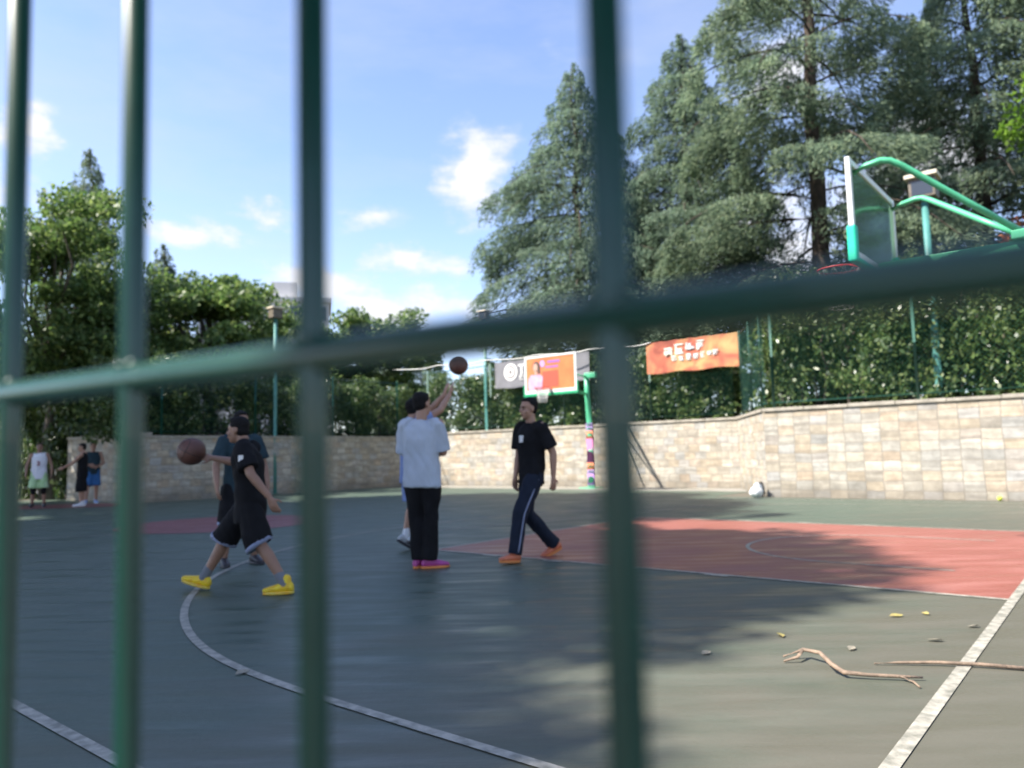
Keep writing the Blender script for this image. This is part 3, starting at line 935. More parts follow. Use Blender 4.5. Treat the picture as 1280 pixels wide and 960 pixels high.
bm = bmesh.new()
add_box(bm, (-.02, -.2, 3.45), (.42, -.05, 3.62), .02)
add_tube(bm, [(.02, -.12, 3.5), (.15, -1.0, 3.52), (bx0, by0 + .05, 3.55)], .05, 10)
for sx in (-.5, .5): add_tube(bm, [(.03, -.12, 2.95), (bx0 + sx, by0 + .05, 3.1)], .03, 8)
bm_obj('arm', bm, M['hoop'], fh)
bm = bmesh.new()
bands = [(.04, .10, 5), (.10, .46, 0), (.46, .58, 2), (.58, .80, 1), (.80, 1.55, 3), (1.55, 1.80, 1), (1.80, 1.93, 2), (1.93, 2.03, 0)]
for a, b, mi in bands: add_tube(bm, [(0, 0, a), (0, 0, b)], .135, 20, mi)
bm_obj('pole_pad', bm, [M['violet'], M['orange'], M['lilac'], mat('pad_plum', (.34, .10, .26), .6), M['pink'], mat('pad_mint', (.3, .55, .42), .6)], fh)

# ------------------------------------------------------------------ near fence right in front of the camera
FTH = .5964
FU = Vector((math.sin(FTH), math.cos(FTH), 0)); FV = Vector((math.cos(FTH), -math.sin(FTH), 0))
K, S0, SP, HR = .2196, -.5434, .145, CAM_H + .0425
nf = empty('bar_fence', FU * K + FV * S0, 'dark green steel bar fence close to the camera, out of focus', 'fence')
org = FU * K + FV * S0


def fpt(s, dz):
    return (FU * (K - .0173 * dz) + FV * (s + .0137 * dz)) - org + Vector((0, 0, CAM_H + dz))


RB, RR = .0066, .0078
for i in range(-9, 13):
    s = S0 + SP * i
    if i > 3: s = S0 + SP * i
    bm = bmesh.new()
    add_tube(bm, [fpt(s, -1.06), fpt(s, 0), fpt(s, 1.05)], RB, 20)
    b = bm_obj('bar', bm, M['bars'], nf)
    # weld bead where the bar meets the rail
    bm = bmesh.new()
    p = fpt(s, HR - CAM_H - .009 * s)
    n_ = (Vector((0, 0, 0)) - FU)
    for q, rr in ((p + n_ * .0025 + FV * .0055 + Vector((0, 0, .0068)), .0026), (p + n_ * .0025 - FV * .0055 + Vector((0, 0, .0068)), .0028)):
        add_ball(bm, q, (rr * 1.6, rr * 1.25, rr * 1.25), 10)
    bm_obj('weld', bm, M['bars'], b)
for dz, rr in ((HR - CAM_H, RR), (1.03, .012), (-1.0, .012)):
    bm = bmesh.new()
    pts = []
    for i in range(-9, 14):
        s = S0 + SP * (i - .5)
        p = fpt(s, dz); p.z += -.009 * s
        pts.append(p)
    add_tube(bm, pts, rr, 20)
    bm_obj('rail', bm, M['bars'], nf)

# ------------------------------------------------------------------ trees
rng = np.random.RandomState


def quads_from(c, d, n, ln, wd, shape=.35):
    """leaf quads: centre arrays c, long axis d, normal n"""
    d = d / np.linalg.norm(d, axis=1)[:, None]
    s = np.cross(d, n); s /= (np.linalg.norm(s, axis=1)[:, None] + 1e-9)
    ln = np.asarray(ln)[:, None]; wd = np.asarray(wd)[:, None]
    return np.stack([c - d * ln * .5, c + s * wd * .5 - d * ln * (shape - .5) * .0, c + d * ln * .5, c - s * wd * .5], 1)


def limb(bm, a, b, ra, rb, rs, n=5, bend=.06, nseg=6):
    a, b = Vector(a), Vector(b)
    Ln = (b - a).length
    pts, rad = [], []
    for i in range(n + 1):
        t = i / n
        j = 0 if i in (0,) else Ln * bend * (t ** .5)
        pts.append(a.lerp(b, t) + Vector(rs.normal(size=3)) * j * .4)
        rad.append(ra + (rb - ra) * t)
    add_tube(bm, pts, rad, nseg)
    return pts


def cedar_meshes(H, Rmax, z0, seed, nbr, qpb, rt, leafscale=1.0, power=.75, gap=.18):
    rs = rng(seed)
    bm = bmesh.new()
    nseg = 10
    tp, tr = [], []
    for i in range(nseg + 1):
        t = i / nseg
        tp.append(Vector((rs.normal() * .1 * t, rs.normal() * .1 * t, H * t * .99))); tr.append(rt * (1 - t) ** .8 + .015)
    tp[0] = Vector((0, 0, 0))
    add_tube(bm, tp, tr, 10)
    Q = []
    for k in range(nbr):
        t = (k + rs.uniform(0, 1)) / nbr
        zz = z0 + (H - z0) * t ** 1.05
        ang = k * 2.399 + rs.normal() * .3
        Lb = Rmax * min((1 - t) ** power, 1.75 * (1 - t)) * rs.uniform(.58, 1.14) + .22
        if t < .12: Lb *= rs.uniform(.6, 1)
        rise = rs.uniform(.05, .30); droop = rs.uniform(.30, .65)
        ux, uy = math.cos(ang), math.sin(ang)
        P = []
        for i in range(7):
            s_ = i / 6
            P.append(np.array([ux * Lb * s_, uy * Lb * s_, zz + Lb * (rise * s_ - droop * s_ ** 2.4)]))
        if Lb > .8: add_tube(bm, P, [max(.010, .028 * Lb / 2 * (1 - .85 * i / 6)) for i in range(7)], 5)
        P = np.array(P)
        m = int(qpb * 3.0 * (Lb / Rmax) ** 1.15) + 14
        s_ = rs.beta(1.7, 1.2, size=m)
        s_ = np.clip(s_ * .86 + .14, 0, 1)
        base = np.stack([np.interp(s_, np.linspace(0, 1, 7), P[:, j]) for j in range(3)], 1)
        # secondary sprays left and right of the branch, a few discrete fans with gaps between them
        fan = rs.uniform(-1, 1, size=m)
        nf_ = 7
        fid = np.floor(s_ * nf_)
        s2 = (fid + .5) / nf_
        keep = rs.uniform(size=nf_ + 1)[fid.astype(int)] > gap
        wid = Lb * .40 * np.sin(np.pi * np.clip(s2 * .85 + .12, 0, 1)) + .10
        lat = np.array([-uy, ux, 0])
        sgn = np.sign(fan)
        mag = np.abs(fan) ** .8 * wid
        c = base + lat * (sgn * mag)[:, None] + np.array([ux, uy, 0]) * (mag * .45)[:, None]
        c[:, 2] -= mag * .32 + np.abs(rs.normal(size=m)) * .13 * leafscale + rs.uniform(0, 1, m) ** 2.2 * .75 * leafscale
        d = np.array([ux, uy, 0]) * rs.uniform(.3, 1, m)[:, None] + lat * (sgn * rs.uniform(.2, 1.1, m))[:, None] + rs.normal(size=(m, 3)) * .35
        d[:, 2] -= rs.uniform(.1, 1.1, m)
        n = rs.normal(size=(m, 3)) * .55 + np.array([ux * .3, uy * .3, 1.0])
        q = quads_from(c, d, n, rs.uniform(.14, .30, m) * leafscale, rs.uniform(.030, .066, m) * leafscale)
        Q.append(q[keep])
    # leader tuft
    m = 120
    zt = H - rs.uniform(0, 1, m) ** 1.5 * 2.2
    a = rs.uniform(0, 6.28, m); rr = (H - zt) * .22 * rs.uniform(.2, 1, m)
    c = np.stack([np.cos(a) * rr, np.sin(a) * rr, zt], 1)
    d = np.stack([np.cos(a), np.sin(a), rs.uniform(-.5, .6, m)], 1)
    Q.append(quads_from(c, d, rs.normal(size=(m, 3)), rs.uniform(.2, .4, m), rs.uniform(.05, .1, m)))
    me_t = bpy.data.meshes.new('trunk'); bmesh.ops.recalc_face_normals(bm, faces=bm.faces[:]); bm.to_mesh(me_t); bm.free()
    return me_t, quad_mesh('crown', np.concatenate(Q))


def broad_meshes(H, Rx, zc, Rz, seed, ncl, lpc, rt, leaf=.16, clump=.75, lump=.25):
    rs = rng(seed)
    bm = bmesh.new()
    fork = max(.8, zc - Rz * .75)
    add_tube(bm, [(0, 0, 0), (rs.normal() * .06, rs.normal() * .06, fork * .5), (rs.normal() * .1, rs.normal() * .1, fork), (0, 0, zc + Rz * .4)], [rt * 1.15, rt * .9, rt * .8, rt * .25], 9)
    dirs = rs.normal(size=(ncl, 3)); dirs /= np.linalg.norm(dirs, axis=1)[:, None]
    dirs[:, 2] = np.where(dirs[:, 2] < -.75, -dirs[:, 2], dirs[:, 2])
    ph = rs.uniform(0, 6.28, 6); fr = rs.normal(size=(6, 3)) * 2.6
    lum = 1 + lump * sum(np.sin(dirs @ fr[i] + ph[i]) for i in range(6)) / 2.2
    rad = rs.uniform(.30, 1, ncl) ** .45 * lum
    C = dirs * rad[:, None] * np.array([Rx, Rx, Rz]) + np.array([0, 0, zc])
    C[:, 2] = np.maximum(C[:, 2], .5)
    Q = []
    for k in range(ncl):
        if k % 3 == 0:
            limb(bm, (0, 0, fork + rs.uniform(0, .6) * (zc - fork)), C[k], rt * .34, .015, rs, 4, .10, 5)
        m = int(lpc * rs.uniform(.6, 1.3))
        cr = clump * rs.uniform(.6, 1.25)
        o = rs.normal(size=(m, 3)); o /= np.linalg.norm(o, axis=1)[:, None]
        rr = rs.uniform(.15, 1, m) ** .5
        c = C[k] + o * rr[:, None] * cr * np.array([1, 1, .62])
        out_ = c - np.array([0, 0, zc - Rz * .3])
        out_ /= np.linalg.norm(out_, axis=1)[:, None] + 1e-6
        n = out_ * .55 + np.array([0, 0, .75]) + rs.normal(size=(m, 3)) * .55
        d = rs.normal(size=(m, 3)) + out_ * .5; d[:, 2] -= .4
        Q.append(quads_from(c, d, n, rs.uniform(.75, 1.3, m) * leaf, rs.uniform(.40, .7, m) * leaf))
    me_t = bpy.data.meshes.new('trunk'); bmesh.ops.recalc_face_normals(bm, faces=bm.faces[:]); bm.to_mesh(me_t); bm.free()
    return me_t, quad_mesh('crown', np.concatenate(Q))


def tree(name, meshes, loc, label, cat, lm, bark='trunk', group=None, rz=0.0, sc=1.0, stretch=1.0):
    e = empty(name, loc, label, cat, group, rz)
    e.scale = (sc, sc, sc * stretch)
    for nm, me, m in (('trunk', meshes[0], M[bark]), ('crown', meshes[1], M[lm])):
        link(nm, me, m, e)
    return e


# cedars behind the right half
CG = 'cedars behind the stone walls'
tree('cedar_tree', cedar_meshes(17.6, 5.4, 5.2, 5, 105, 800, .26, 1.0, .52), (2.95, 30.5, 0), 'tall pointed cedar directly behind the far hoop, leftmost of the big cedars', 'tree', 'cedar2', group=CG)
tree('cedar_tree', cedar_meshes(17.6, 4.4, 5.6, 8, 98, 760, .26, 1.0, .6), (7.0, 28.5, 0), 'grey green cedar with a narrow tip above the orange banner', 'tree', 'cedar2', group=CG)
tree('cedar_tree', cedar_meshes(24, 5.0, 5.8, 21, 66, 1400, .34, 1.0, .42, .30), (9.85, 23.2, 0), 'largest cedar with bare dark trunk and layered limbs behind the near hoop', 'tree', 'cedar', group=CG)
tree('cedar_tree', cedar_meshes(20, 5.2, 4.0, 33, 112, 1000, .30, 1.0, .5), (16.0, 24.5, 0), 'dense dark cedar at the right edge behind the floodlight', 'tree', 'cedar', group=CG)
tree('maple_tree', broad_meshes(11, 2.9, 7.6, 3.0, 41, 75, 120, .16, .16, .6, .3), (12.9, 14.6, 0), 'bright green broadleaf tree in the top right corner', 'tree', 'bright', 'trunkg')
tree('maple_tree', broad_meshes(7.5, 1.5, 6.4, 1.0, 47, 24, 90, .12, .15, .5, .3), (15.2, 20.6, 0), 'small tree with orange leaves glimpsed beside the right floodlight', 'tree', 'rust', 'trunkg')

# broadleaf trees to the left
big = broad_meshes(10.4, 3.9, 6.3, 4.3, 51, 120, 260, .24, .21, .80, .35)
mid = broad_meshes(8.5, 3.1, 5.2, 3.3, 52, 90, 230, .2, .21, .75, .4)
low = broad_meshes(5.2, 2.4, 3.1, 2.1, 53, 80, 170, .12, .16, .65, .35)
LG = 'trees beyond the left walls'
tree('broadleaf_tree', big, (-15.6, 25.2, 0), 'tallest rounded tree at the left edge, bright on its upper left side', 'tree', 'broad', 'trunkg', LG, .4)
tree('broadleaf_tree', mid, (-11.6, 28.5, 0), 'broad tree right of the second fence bar', 'tree', 'broad', 'trunkg', LG, 1.9, 1.14, 1.0)
tree('broadleaf_tree', mid, (-13.9, 26.3, 0), 'rounded tree tucked between the tallest left tree and its neighbour', 'tree', 'broad', 'trunkg', LG, 4.1, .85, .95)
tree('broadleaf_tree', mid, (-9.2, 34.5, 0), 'tree with an uneven top in front of the pale building', 'tree', 'broad', 'trunkg', LG, 3.3, 1.06, .98)
tree('broadleaf_tree', mid, (-7.0, 36.5, 0), 'small rounded tree top right of the third fence bar', 'tree', 'broad', 'trunkg', LG, 5.2, 1.02, 1.05)
tree('broadleaf_tree', low, (-13.4, 25.4, 1.55), 'low sunlit bushy tree with pale leaf tips at far left above the rail', 'tree', 'broad', 'trunkg', LG, .3, 1.0, 1.02)
con = cedar_meshes(15, 2.7, 3, 61, 110, 260, .2)
tree('conifer_tree', con, (-18.4, 32, 0), 'dark pointed conifer rising behind the tallest left tree', 'tree', 'cedar', group=LG)
con2 = cedar_meshes(9.8, 1.5, 2, 63, 80, 170, .12)
for i, (x, y, s_, lab) in enumerate([(-7.3, 45, 1.0, 'tallest of the small distant conifers in the gap at centre left'), (-6.0, 46, .86, 'small distant conifer right of the tallest one in the gap'),
                                     (-8.8, 46, .90, 'small distant conifer left of the tallest one in the gap'), (-4.6, 44, .85, 'rightmost small distant conifer in the gap, nearest the cedar'), (-11.6, 29.5, 1.0, 'slim conifer tip just right of the second fence bar')]):
    tree('conifer_tree', con2, (x, y, 0) if i < 4 else (-14.6, 31, 0), lab, 'tree', 'cedar', group='small distant conifers', rz=i * 1.3, sc=s_ if i < 4 else 1.05)

# shade trees outside the picture, left ones shade the court, rear ones added to darken the bars
SG = 'shade trees along the near side of the court'
sh = broad_meshes(15, 3.4, 10.4, 4.4, 71, 230, 150, .28, .40, 1.0, .15)
def ts(t, s_):
    s_ -= 1.3
    return (.993 * t - .12 * s_, .12 * t + .993 * s_, 0)
for i, (t_, s_, k_, lab) in enumerate([(-10.1, 8.0, 1.0, 'shade tree nearest the camera on the left'), (-11.6, 3.75, .82, 'smaller shade tree level with the camera on the left'), (-13.0, 13.0, .92, 'second shade tree along the left side'),
                                     (-15.0, 15.6, 1.5, 'tallest shade tree along the left side'), (-18.8, 21.5, 1.0, 'shade tree furthest from the camera on the left'),
                                     (2.2, -3.6, .72, 'unseen tree added behind the camera on the right to darken the bar fence'), (-3.0, -4.4, .72, 'unseen tree added directly behind the camera to darken the bar fence'), (7.5, -3.2, .78, 'unseen tree added behind the camera, furthest to the right, to darken the bar fence')]):
    tree('shade_tree', sh, ts(t_, s_), lab, 'tree', 'broadd', 'trunkg', SG, i * 1.7, k_)
bm = bmesh.new()
add_box(bm, (-.3, -.42, 0), (.3, .42, 3.5), .02)  # unseen pillar, added to keep the sun off the right fence bars
gp = empty('shade_pillar', (-1.45, -.52, 0), 'unseen pillar added behind the camera to shade the bar fence', 'pillar', rz=.05)
bm_obj('shaft', bm, M['brick'], gp)
bm = bmesh.new(); add_box(bm, (-.36, -.47, 3.502), (.36, .47, 3.62), .03); bm_obj('cap', bm, M['coping'], gp)


# ------------------------------------------------------------------ hedge shrubs behind the fences
def shrub_meshes(w, dpt, h, seed, n, leaf=.13):
    rs = rng(seed)
    bm = bmesh.new()
    for k in range(9):
        x = rs.uniform(-w * .4, w * .4)
        limb(bm, (x, 0, 0), (x + rs.normal() * .3, rs.normal() * .2, h * rs.uniform(.6, .92)), .035, .01, rs, 5, .08, 5)
    ncl = 90
    C = np.stack([rs.uniform(-w * .52, w * .52, ncl), rs.uniform(-.5, .5, ncl) * dpt, rs.uniform(.02, 1, ncl) ** .8 * h], 1)
    top = 1 - .16 * (1 + np.sin(C[:, 0] * 2.1 + seed)) / 2
    C[:, 2] *= top
    Q = []
    for k in range(ncl):
        m = int(n / ncl * rs.uniform(.5, 1.5))
        o = rs.normal(size=(m, 3)); o /= np.linalg.norm(o, axis=1)[:, None]
        c = C[k] + o * (rs.uniform(.1, 1, m) ** .5)[:, None] * rs.uniform(.25, .5)
        c[:, 2] = np.maximum(c[:, 2], .03)
        nn = rs.normal(size=(m, 3)) * .7 + np.array([0, -.5, .8])
        d = rs.normal(size=(m, 3)); d[:, 2] -= .4
        Q.append(quads_from(c, d, nn, rs.uniform(.7, 1.35, m) * leaf, rs.uniform(.4, .65, m) * leaf))
    me_t = bpy.data.meshes.new('stem'); bm.to_mesh(me_t); bm.free()
    return me_t, quad_mesh('foliage', np.concatenate(Q))


SH = [shrub_meshes(3.0, 1.3, 3.1, 81, 9500, .135), shrub_meshes(3.0, 1.3, 3.1, 82, 9500, .135), shrub_meshes(3.0, 1.3, 2.7, 83, 9500, .135)]


def shrub(i, loc, rz, label, grp, sz=1.0, lm='hedge', z0=1.7):
    e = empty('hedge_shrub', (loc.x, loc.y, z0), label, 'shrub', grp, rz)
    e.scale = (1, 1, sz)
    link('stem', SH[i % 3][0], M['trunkg'], e)
    link('foliage', SH[i % 3][1], M[lm], e)
    return e


def soil(name, pts, z):
    bm = bmesh.new()
    a = [bm.verts.new((p.x, p.y, 0)) for p in pts]; b = [bm.verts.new((p.x, p.y, z)) for p in pts]
    bm.faces.new(b)
    for i in range(len(a)): bm.faces.new((a[i], a[(i + 1) % len(a)], b[(i + 1) % len(a)], b[i]))
    tag(bm_obj(name, bm, mat('soil', (.07, .055, .04), .95, var=.4, vscale=3)), kind='structure')


soil('raised_terrace', [court(.25, 11.07), court(14, 11.07), court(14, 24), court(-15.5, 24), court(-15.5, 14.57), court(-1.9, 14.57)], 1.7)
soil('raised_bank', [court(-15.9, 3.9), court(-15.9, 24), court(-22, 24), court(-22, 3.9)], 1.6)
G1 = 'glossy shrubs behind the near right wall'
labs = ['glossy shrub at the corner of the near right wall', 'glossy shrub above the white bag end of the near wall, second from the corner', 'glossy shrub above the middle of the near right wall', 'glossy shrub above the tennis ball by the wall', 'glossy shrub at the right edge of the picture']
for i in range(5):
    shrub(i, court(1.35 + i * 2.35, 11.95), YAW_V, labs[i], G1, 1.15)
GB = 'second row of shrubs behind the near right wall'
labs = ['shrub in the back row behind the corner of the near wall', 'second shrub of the back row, behind the near hoop rim', 'middle shrub of the back row behind the near wall', 'fourth shrub of the back row, by the floodlight post', 'last shrub of the back row at the right edge']
for i in range(5):
    shrub(i + 2, court(.9 + i * 2.3, 13.6), YAW_V, labs[i], GB, 1.25)
G2 = 'shrubs behind the set back wall'
labs = ['shrub under the right end of the orange banner', 'shrub under the left end of the orange banner', 'shrub just right of the far hoop pole', 'shrub behind the far hoop board', 'shrub under the grey banner', 'shrub above the head of the shooting player']
for i in range(6):
    shrub(i + 1, court(-2.7 - i * 2.35, 15.5), YAW_V, labs[i], G2, .9)
GC = 'second row of shrubs behind the set back wall'
labs = ['shrub in the back row behind the orange banner', 'shrub in the back row between the orange banner and the far hoop', 'shrub in the back row behind the far hoop pole', 'shrub in the back row behind the grey banner', 'shrub in the back row behind the ball in the air']
for i in range(5):
    shrub(i, court(-2.2 - i * 2.6, 17.2), YAW_V, labs[i], GC, 1.1)
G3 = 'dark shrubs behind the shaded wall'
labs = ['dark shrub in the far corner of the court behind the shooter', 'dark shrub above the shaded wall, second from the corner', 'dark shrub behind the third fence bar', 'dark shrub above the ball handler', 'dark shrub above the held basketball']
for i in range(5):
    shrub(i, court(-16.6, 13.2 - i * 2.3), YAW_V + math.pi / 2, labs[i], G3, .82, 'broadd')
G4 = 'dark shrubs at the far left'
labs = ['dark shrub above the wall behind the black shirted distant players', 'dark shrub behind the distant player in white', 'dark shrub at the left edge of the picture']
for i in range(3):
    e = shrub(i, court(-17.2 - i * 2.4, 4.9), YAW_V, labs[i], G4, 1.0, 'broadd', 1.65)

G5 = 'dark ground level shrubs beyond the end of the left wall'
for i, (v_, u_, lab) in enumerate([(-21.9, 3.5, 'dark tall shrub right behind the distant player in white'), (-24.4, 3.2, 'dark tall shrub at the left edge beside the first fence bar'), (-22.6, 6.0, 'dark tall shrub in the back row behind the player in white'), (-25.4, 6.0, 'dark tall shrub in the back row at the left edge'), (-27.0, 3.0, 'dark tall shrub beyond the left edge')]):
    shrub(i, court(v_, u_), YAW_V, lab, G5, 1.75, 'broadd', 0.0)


# ------------------------------------------------------------------ far building
def building(loc, w, d, h, rz, label, mw, floors, cols):
    e = empty('apartment_building', loc, label, 'building', rz=rz)
    bm = bmesh.new(); add_box(bm, (-w / 2, 0, 0), (w / 2, d, h)); bm_obj('wall', bm, mw, e)
    bm = bmesh.new()
    add_box(bm, (-w / 2 - .3, -.3, h + .005), (w / 2 + .3, d + .3, h + .6), .05)
    add_box(bm, (-w * .2, d * .3, h + .603), (w * .12, d * .7, h + 2.8))
    bm_obj('roof', bm, M['wallp'], e)
    win = None
    for f in range(floors):
        for c in range(cols):
            zz = h * (f + .35) / floors; x = -w / 2 + w * (c + .5) / cols
            if win is None:
                bm = bmesh.new(); add_box(bm, (-.85, -.08, -.1), (.85, -.004, 1.6)); win = bm_obj('window', bm, M['wallg'], e, (x, 0, zz))
                bm = bmesh.new(); add_box(bm, (-.75, -.1, 0), (.75, -.083, 1.5)); bm_obj('pane', bm, M['glass_d'], win)
            else:
                c_ = copy_tree(win, e); c_.location = (x, 0, zz)
    return e


building((-24.8, 82, 0), 9, 8, 18.6, .25, 'pale far apartment block just left of the third fence bar', M['wallp'], 6, 4)
building((-32.5, 84, 0), 5.5, 8, 17.6, .25, 'grey far apartment block peeking out between the left trees', M['wallg'], 6, 3)


# ------------------------------------------------------------------ people
def V3(*a): return Vector(a)


def stance():
    return dict(pel=V3(0, 0, .95), chest=V3(0, .0, 1.27), neck=V3(0, .0, 1.46), head=V3(0, .03, 1.625),
                shR=V3(.185, 0, 1.42), shL=V3(-.185, 0, 1.42), elR=V3(.25, -.02, 1.13), elL=V3(-.25, -.02, 1.13), wrR=V3(.25, .08, .89), wrL=V3(-.25, .08, .89),
                hipR=V3(.09, 0, .92), hipL=V3(-.09, 0, .92), knR=V3(.10, .03, .50), knL=V3(-.10, .03, .50), anR=V3(.10, -.01, .09), anL=V3(-.10, -.01, .09),
                toeR=V3(.15, 1, 0), toeL=V3(-.15, 1, 0), look=V3(0, 1, 0),
                hdR=V3(0, .15, -1), hdL=V3(0, .15, -1), paR=V3(-1, 0, 0), paL=V3(1, 0, 0), curl=.5)


def hand(bm, w, d, pn, side, curl):
    d = d.normalized(); pn = (pn - d * pn.dot(d)).normalized(); t = d.cross(pn) * side
    c = w + d * .045
    rot = Matrix((t, d, pn)).transposed()
    add_ball(bm, c, (.040, .056, .017), 12, rot)
    add_capsule(bm, w - d * .03, w + d * .02, .026, .026, 10)
    for k, (o, ln) in enumerate(((.030, .066), (.010, .076), (-.011, .070), (-.031, .054))):
        b = w + d * (.086 - .004 * abs(k - 1)) + t * o
        c1 = curl * (.7 + .1 * k)
        d1 = (d * math.cos(c1) + pn * math.sin(c1) + t * (o * 3)).normalized()
        m = b + d1 * ln * .55
        d2 = (d * math.cos(c1 * 2) + pn * math.sin(c1 * 2) + t * (o * 3)).normalized()
        add_capsule(bm, b - d * .03, m, .0098, .0088, 8)
        add_capsule(bm, m, m + d2 * ln * .5, .0088, .0074, 8)
    b = w + d * .022 + t * .030
    d1 = (d * .65 + t * .75 + pn * .25).normalized()
    m = b + d1 * .042
    add_capsule(bm, b - t * .015, m, .0125, .0105, 8)
    add_capsule(bm, m, m + (d * .9 + t * .3 + pn * (.2 + curl * .3)).normalized() * .034, .0105, .0085, 8)


def lframe(d, hx):
    a = (hx - d * hx.dot(d)).normalized()
    return a, d.cross(a).normalized()


def ori_rot(look):
    f = look.normalized(); r_ = f.cross(Vector((0, 0, 1))).normalized(); u_ = r_.cross(f)
    return Matrix((r_, f, u_)).transposed()


def person(label, J, loc, face, outfit, vox=.0085, height=1.75, grp=None, bulk=1.0):
    f = Vector(face).normalized()
    e = empty('person', loc, label, 'person', grp, rz=math.atan2(f.y, f.x) - math.pi / 2)
    sc = height / 1.75
    e.scale = (sc, sc, sc)
    skin = M[outfit.get('skin', 'skin')]
    bm = bmesh.new()
    HR_ = ori_rot(J['look'])
    hc = J['head']
    hp_ = lambda x, y, zz: hc + HR_ @ Vector((x, y, zz))
    # head
    add_ball(bm, hp_(0, -.012, .030), (.074, .092, .090), 20, HR_)
    add_ball(bm, hp_(0, .018, -.040), (.060, .072, .078), 18, HR_)
    add_ball(bm, hp_(0, .055, -.092), (.030, .026, .022), 12, HR_)
    add_capsule(bm, hp_(0, .083, .012), hp_(0, .100, -.022), .009, .015, 8)
    add_ball(bm, hp_(0, .078, .026), (.046, .012, .010), 10, HR_)
    for sx in (-1, 1):
        add_ball(bm, hp_(sx * .076, -.012, -.008), (.010, .022, .032), 10, HR_)
        add_ball(bm, hp_(sx * .042, .052, -.03), (.024, .024, .022), 10, HR_)
    add_ball(bm, hp_(0, .082, -.060), (.024, .012, .012), 10, HR_)
    add_capsule(bm, J['neck'] + V3(0, -.01, -.04), hc.lerp(J['neck'], .35) + V3(0, -.012, 0), .060, .054, 14)
    # torso
    ch, pe = J['chest'], J['pel']
    across = (J['shR'] - J['shL']).normalized()
    fw = Vector((0, 0, 1)).cross(across).normalized()
    hx = (J['hipR'] - J['hipL']).normalized()
    add_loft(bm, [(pe - V3(0, 0, .08), hx * .10, fw * .08), (pe + V3(0, 0, .02), hx * .155 * bulk, fw * .105 * bulk), (pe.lerp(ch, .45), across * .138 * bulk, fw * .095 * bulk), (ch, across * .165 * bulk, fw * .108 * bulk),
                  (ch.lerp(J['neck'], .55), across * .165, fw * .09), (J['neck'] - V3(0, 0, .02), across * .07, fw * .06)], 20)
    for s in 'RL':
        sd = 1 if s == 'R' else -1
        add_capsule(bm, J['sh' + s], J['el' + s], .052, .040, 14)
        add_ball(bm, J['sh' + s], .058, 12)
        mid_ = J['el' + s].lerp(J['wr' + s], .3)
        add_capsule(bm, J['el' + s], mid_, .040, .041, 12)
        add_capsule(bm, mid_, J['wr' + s], .041, .026, 12)
        hand(bm, J['wr' + s], J['hd' + s], J['pa' + s], -sd if True else sd, J['curl'])
        add_capsule(bm, J['hip' + s], J['kn' + s], .082, .056, 16)
        kc = J['kn' + s].lerp(J['an' + s], .3)
        add_capsule(bm, J['kn' + s], kc + V3(0, -.012, 0), .054, .056, 14)
        add_capsule(bm, kc + V3(0, -.012, 0), J['an' + s], .055, .036, 14)
        t = J['toe' + s].normalized()
        add_capsule(bm, J['an' + s] - V3(0, 0, .03) - t * .02, J['an' + s] - V3(0, 0, .045) + t * .12, .034, .028, 10)
    body = link('body', remeshed(bm, vox, 3), skin, e)
    # hair: cap over crown, back and sides
    bm = bmesh.new()
    add_ball(bm, hp_(0, -.028, .050), (.080, .092, .084), 22, HR_)
    add_ball(bm, hp_(0, -.050, .000), (.074, .062, .072), 18, HR_)
    add_ball(bm, hp_(0, .022, .096), (.058, .046, .026), 14, HR_)
    hm = remeshed(bm, .009, 1, (.006, hash(label) % 1000 if False else len(label)))
    link('hair', hm, M['hair'], e)
    for sx in (-1, 1):
        bm = bmesh.new(); add_ball(bm, hp_(sx * .031, .0825, .004), (.0125, .007, .0065), 10, HR_); bm_obj('eye', bm, M['eye'], e, smooth=True)
        bm = bmesh.new(); add_capsule(bm, hp_(sx * .018, .090, .024), hp_(sx * .048, .079, .026), .0045, .0035, 6); bm_obj('eyebrow', bm, M['hair'], e, smooth=True)
    bm = bmesh.new(); add_ball(bm, hp_(0, .094, -.060), (.021, .006, .006), 10, HR_); bm_obj('mouth', bm, M['lip'], e, smooth=True)

    # top
    top = outfit['top']
    bm = bmesh.new()
    hem = outfit.get('hem', .80) / .95 * pe.z if pe.z < .9 else outfit.get('hem', .80)
    hemc = V3(pe.x, pe.y, hem)
    b_ = bulk
    add_loft(bm, [(hemc, hx * .195 * b_, fw * .140 * b_), (pe + V3(0, 0, -.02), hx * .190 * b_, fw * .138 * b_), (pe.lerp(ch, .5), across * .180 * b_, fw * .128 * b_), (ch, across * .192 * b_, fw * .135 * b_),
                  (ch.lerp(J['neck'], .5), across * .195, fw * .118), (ch.lerp(J['neck'], .82), across * .145, fw * .095), (J['neck'] + V3(0, 0, .012), across * .070, fw * .070)], 28)
    sl_ = outfit.get('sleeve', .75)
    if sl_ > 0:
        for s in 'RL':
            a, c = J['sh' + s], J['el' + s]
            e_ = a.lerp(c, sl_)
            d = (c - a).normalized(); x, y = lframe(d, fw)
            add_loft(bm, [(a - d * .07 - across * (.05 if s == 'R' else -.05), x * .058, y * .050), (a - d * .01 - across * (.008 if s == 'R' else -.008), x * .084, y * .078), (a.lerp(e_, .4), x * .085, y * .077), (e_, x * .094, y * .083)], 18)
    else:
        for s in 'RL': add_capsule(bm, J['sh' + s].lerp(J['neck'], .35), ch, .05, .08, 10)
    link('shirt', remeshed(bm, max(vox, .010), 9, (outfit.get('wr', .012), 7 + len(label))), M[top], e)

    # bottoms
    leg = outfit.get('leg', 1.0)      # 1 = full trousers, <1 = shorts measured hip->ankle
    bm = bmesh.new()
    waist = pe + V3(0, 0, .06)
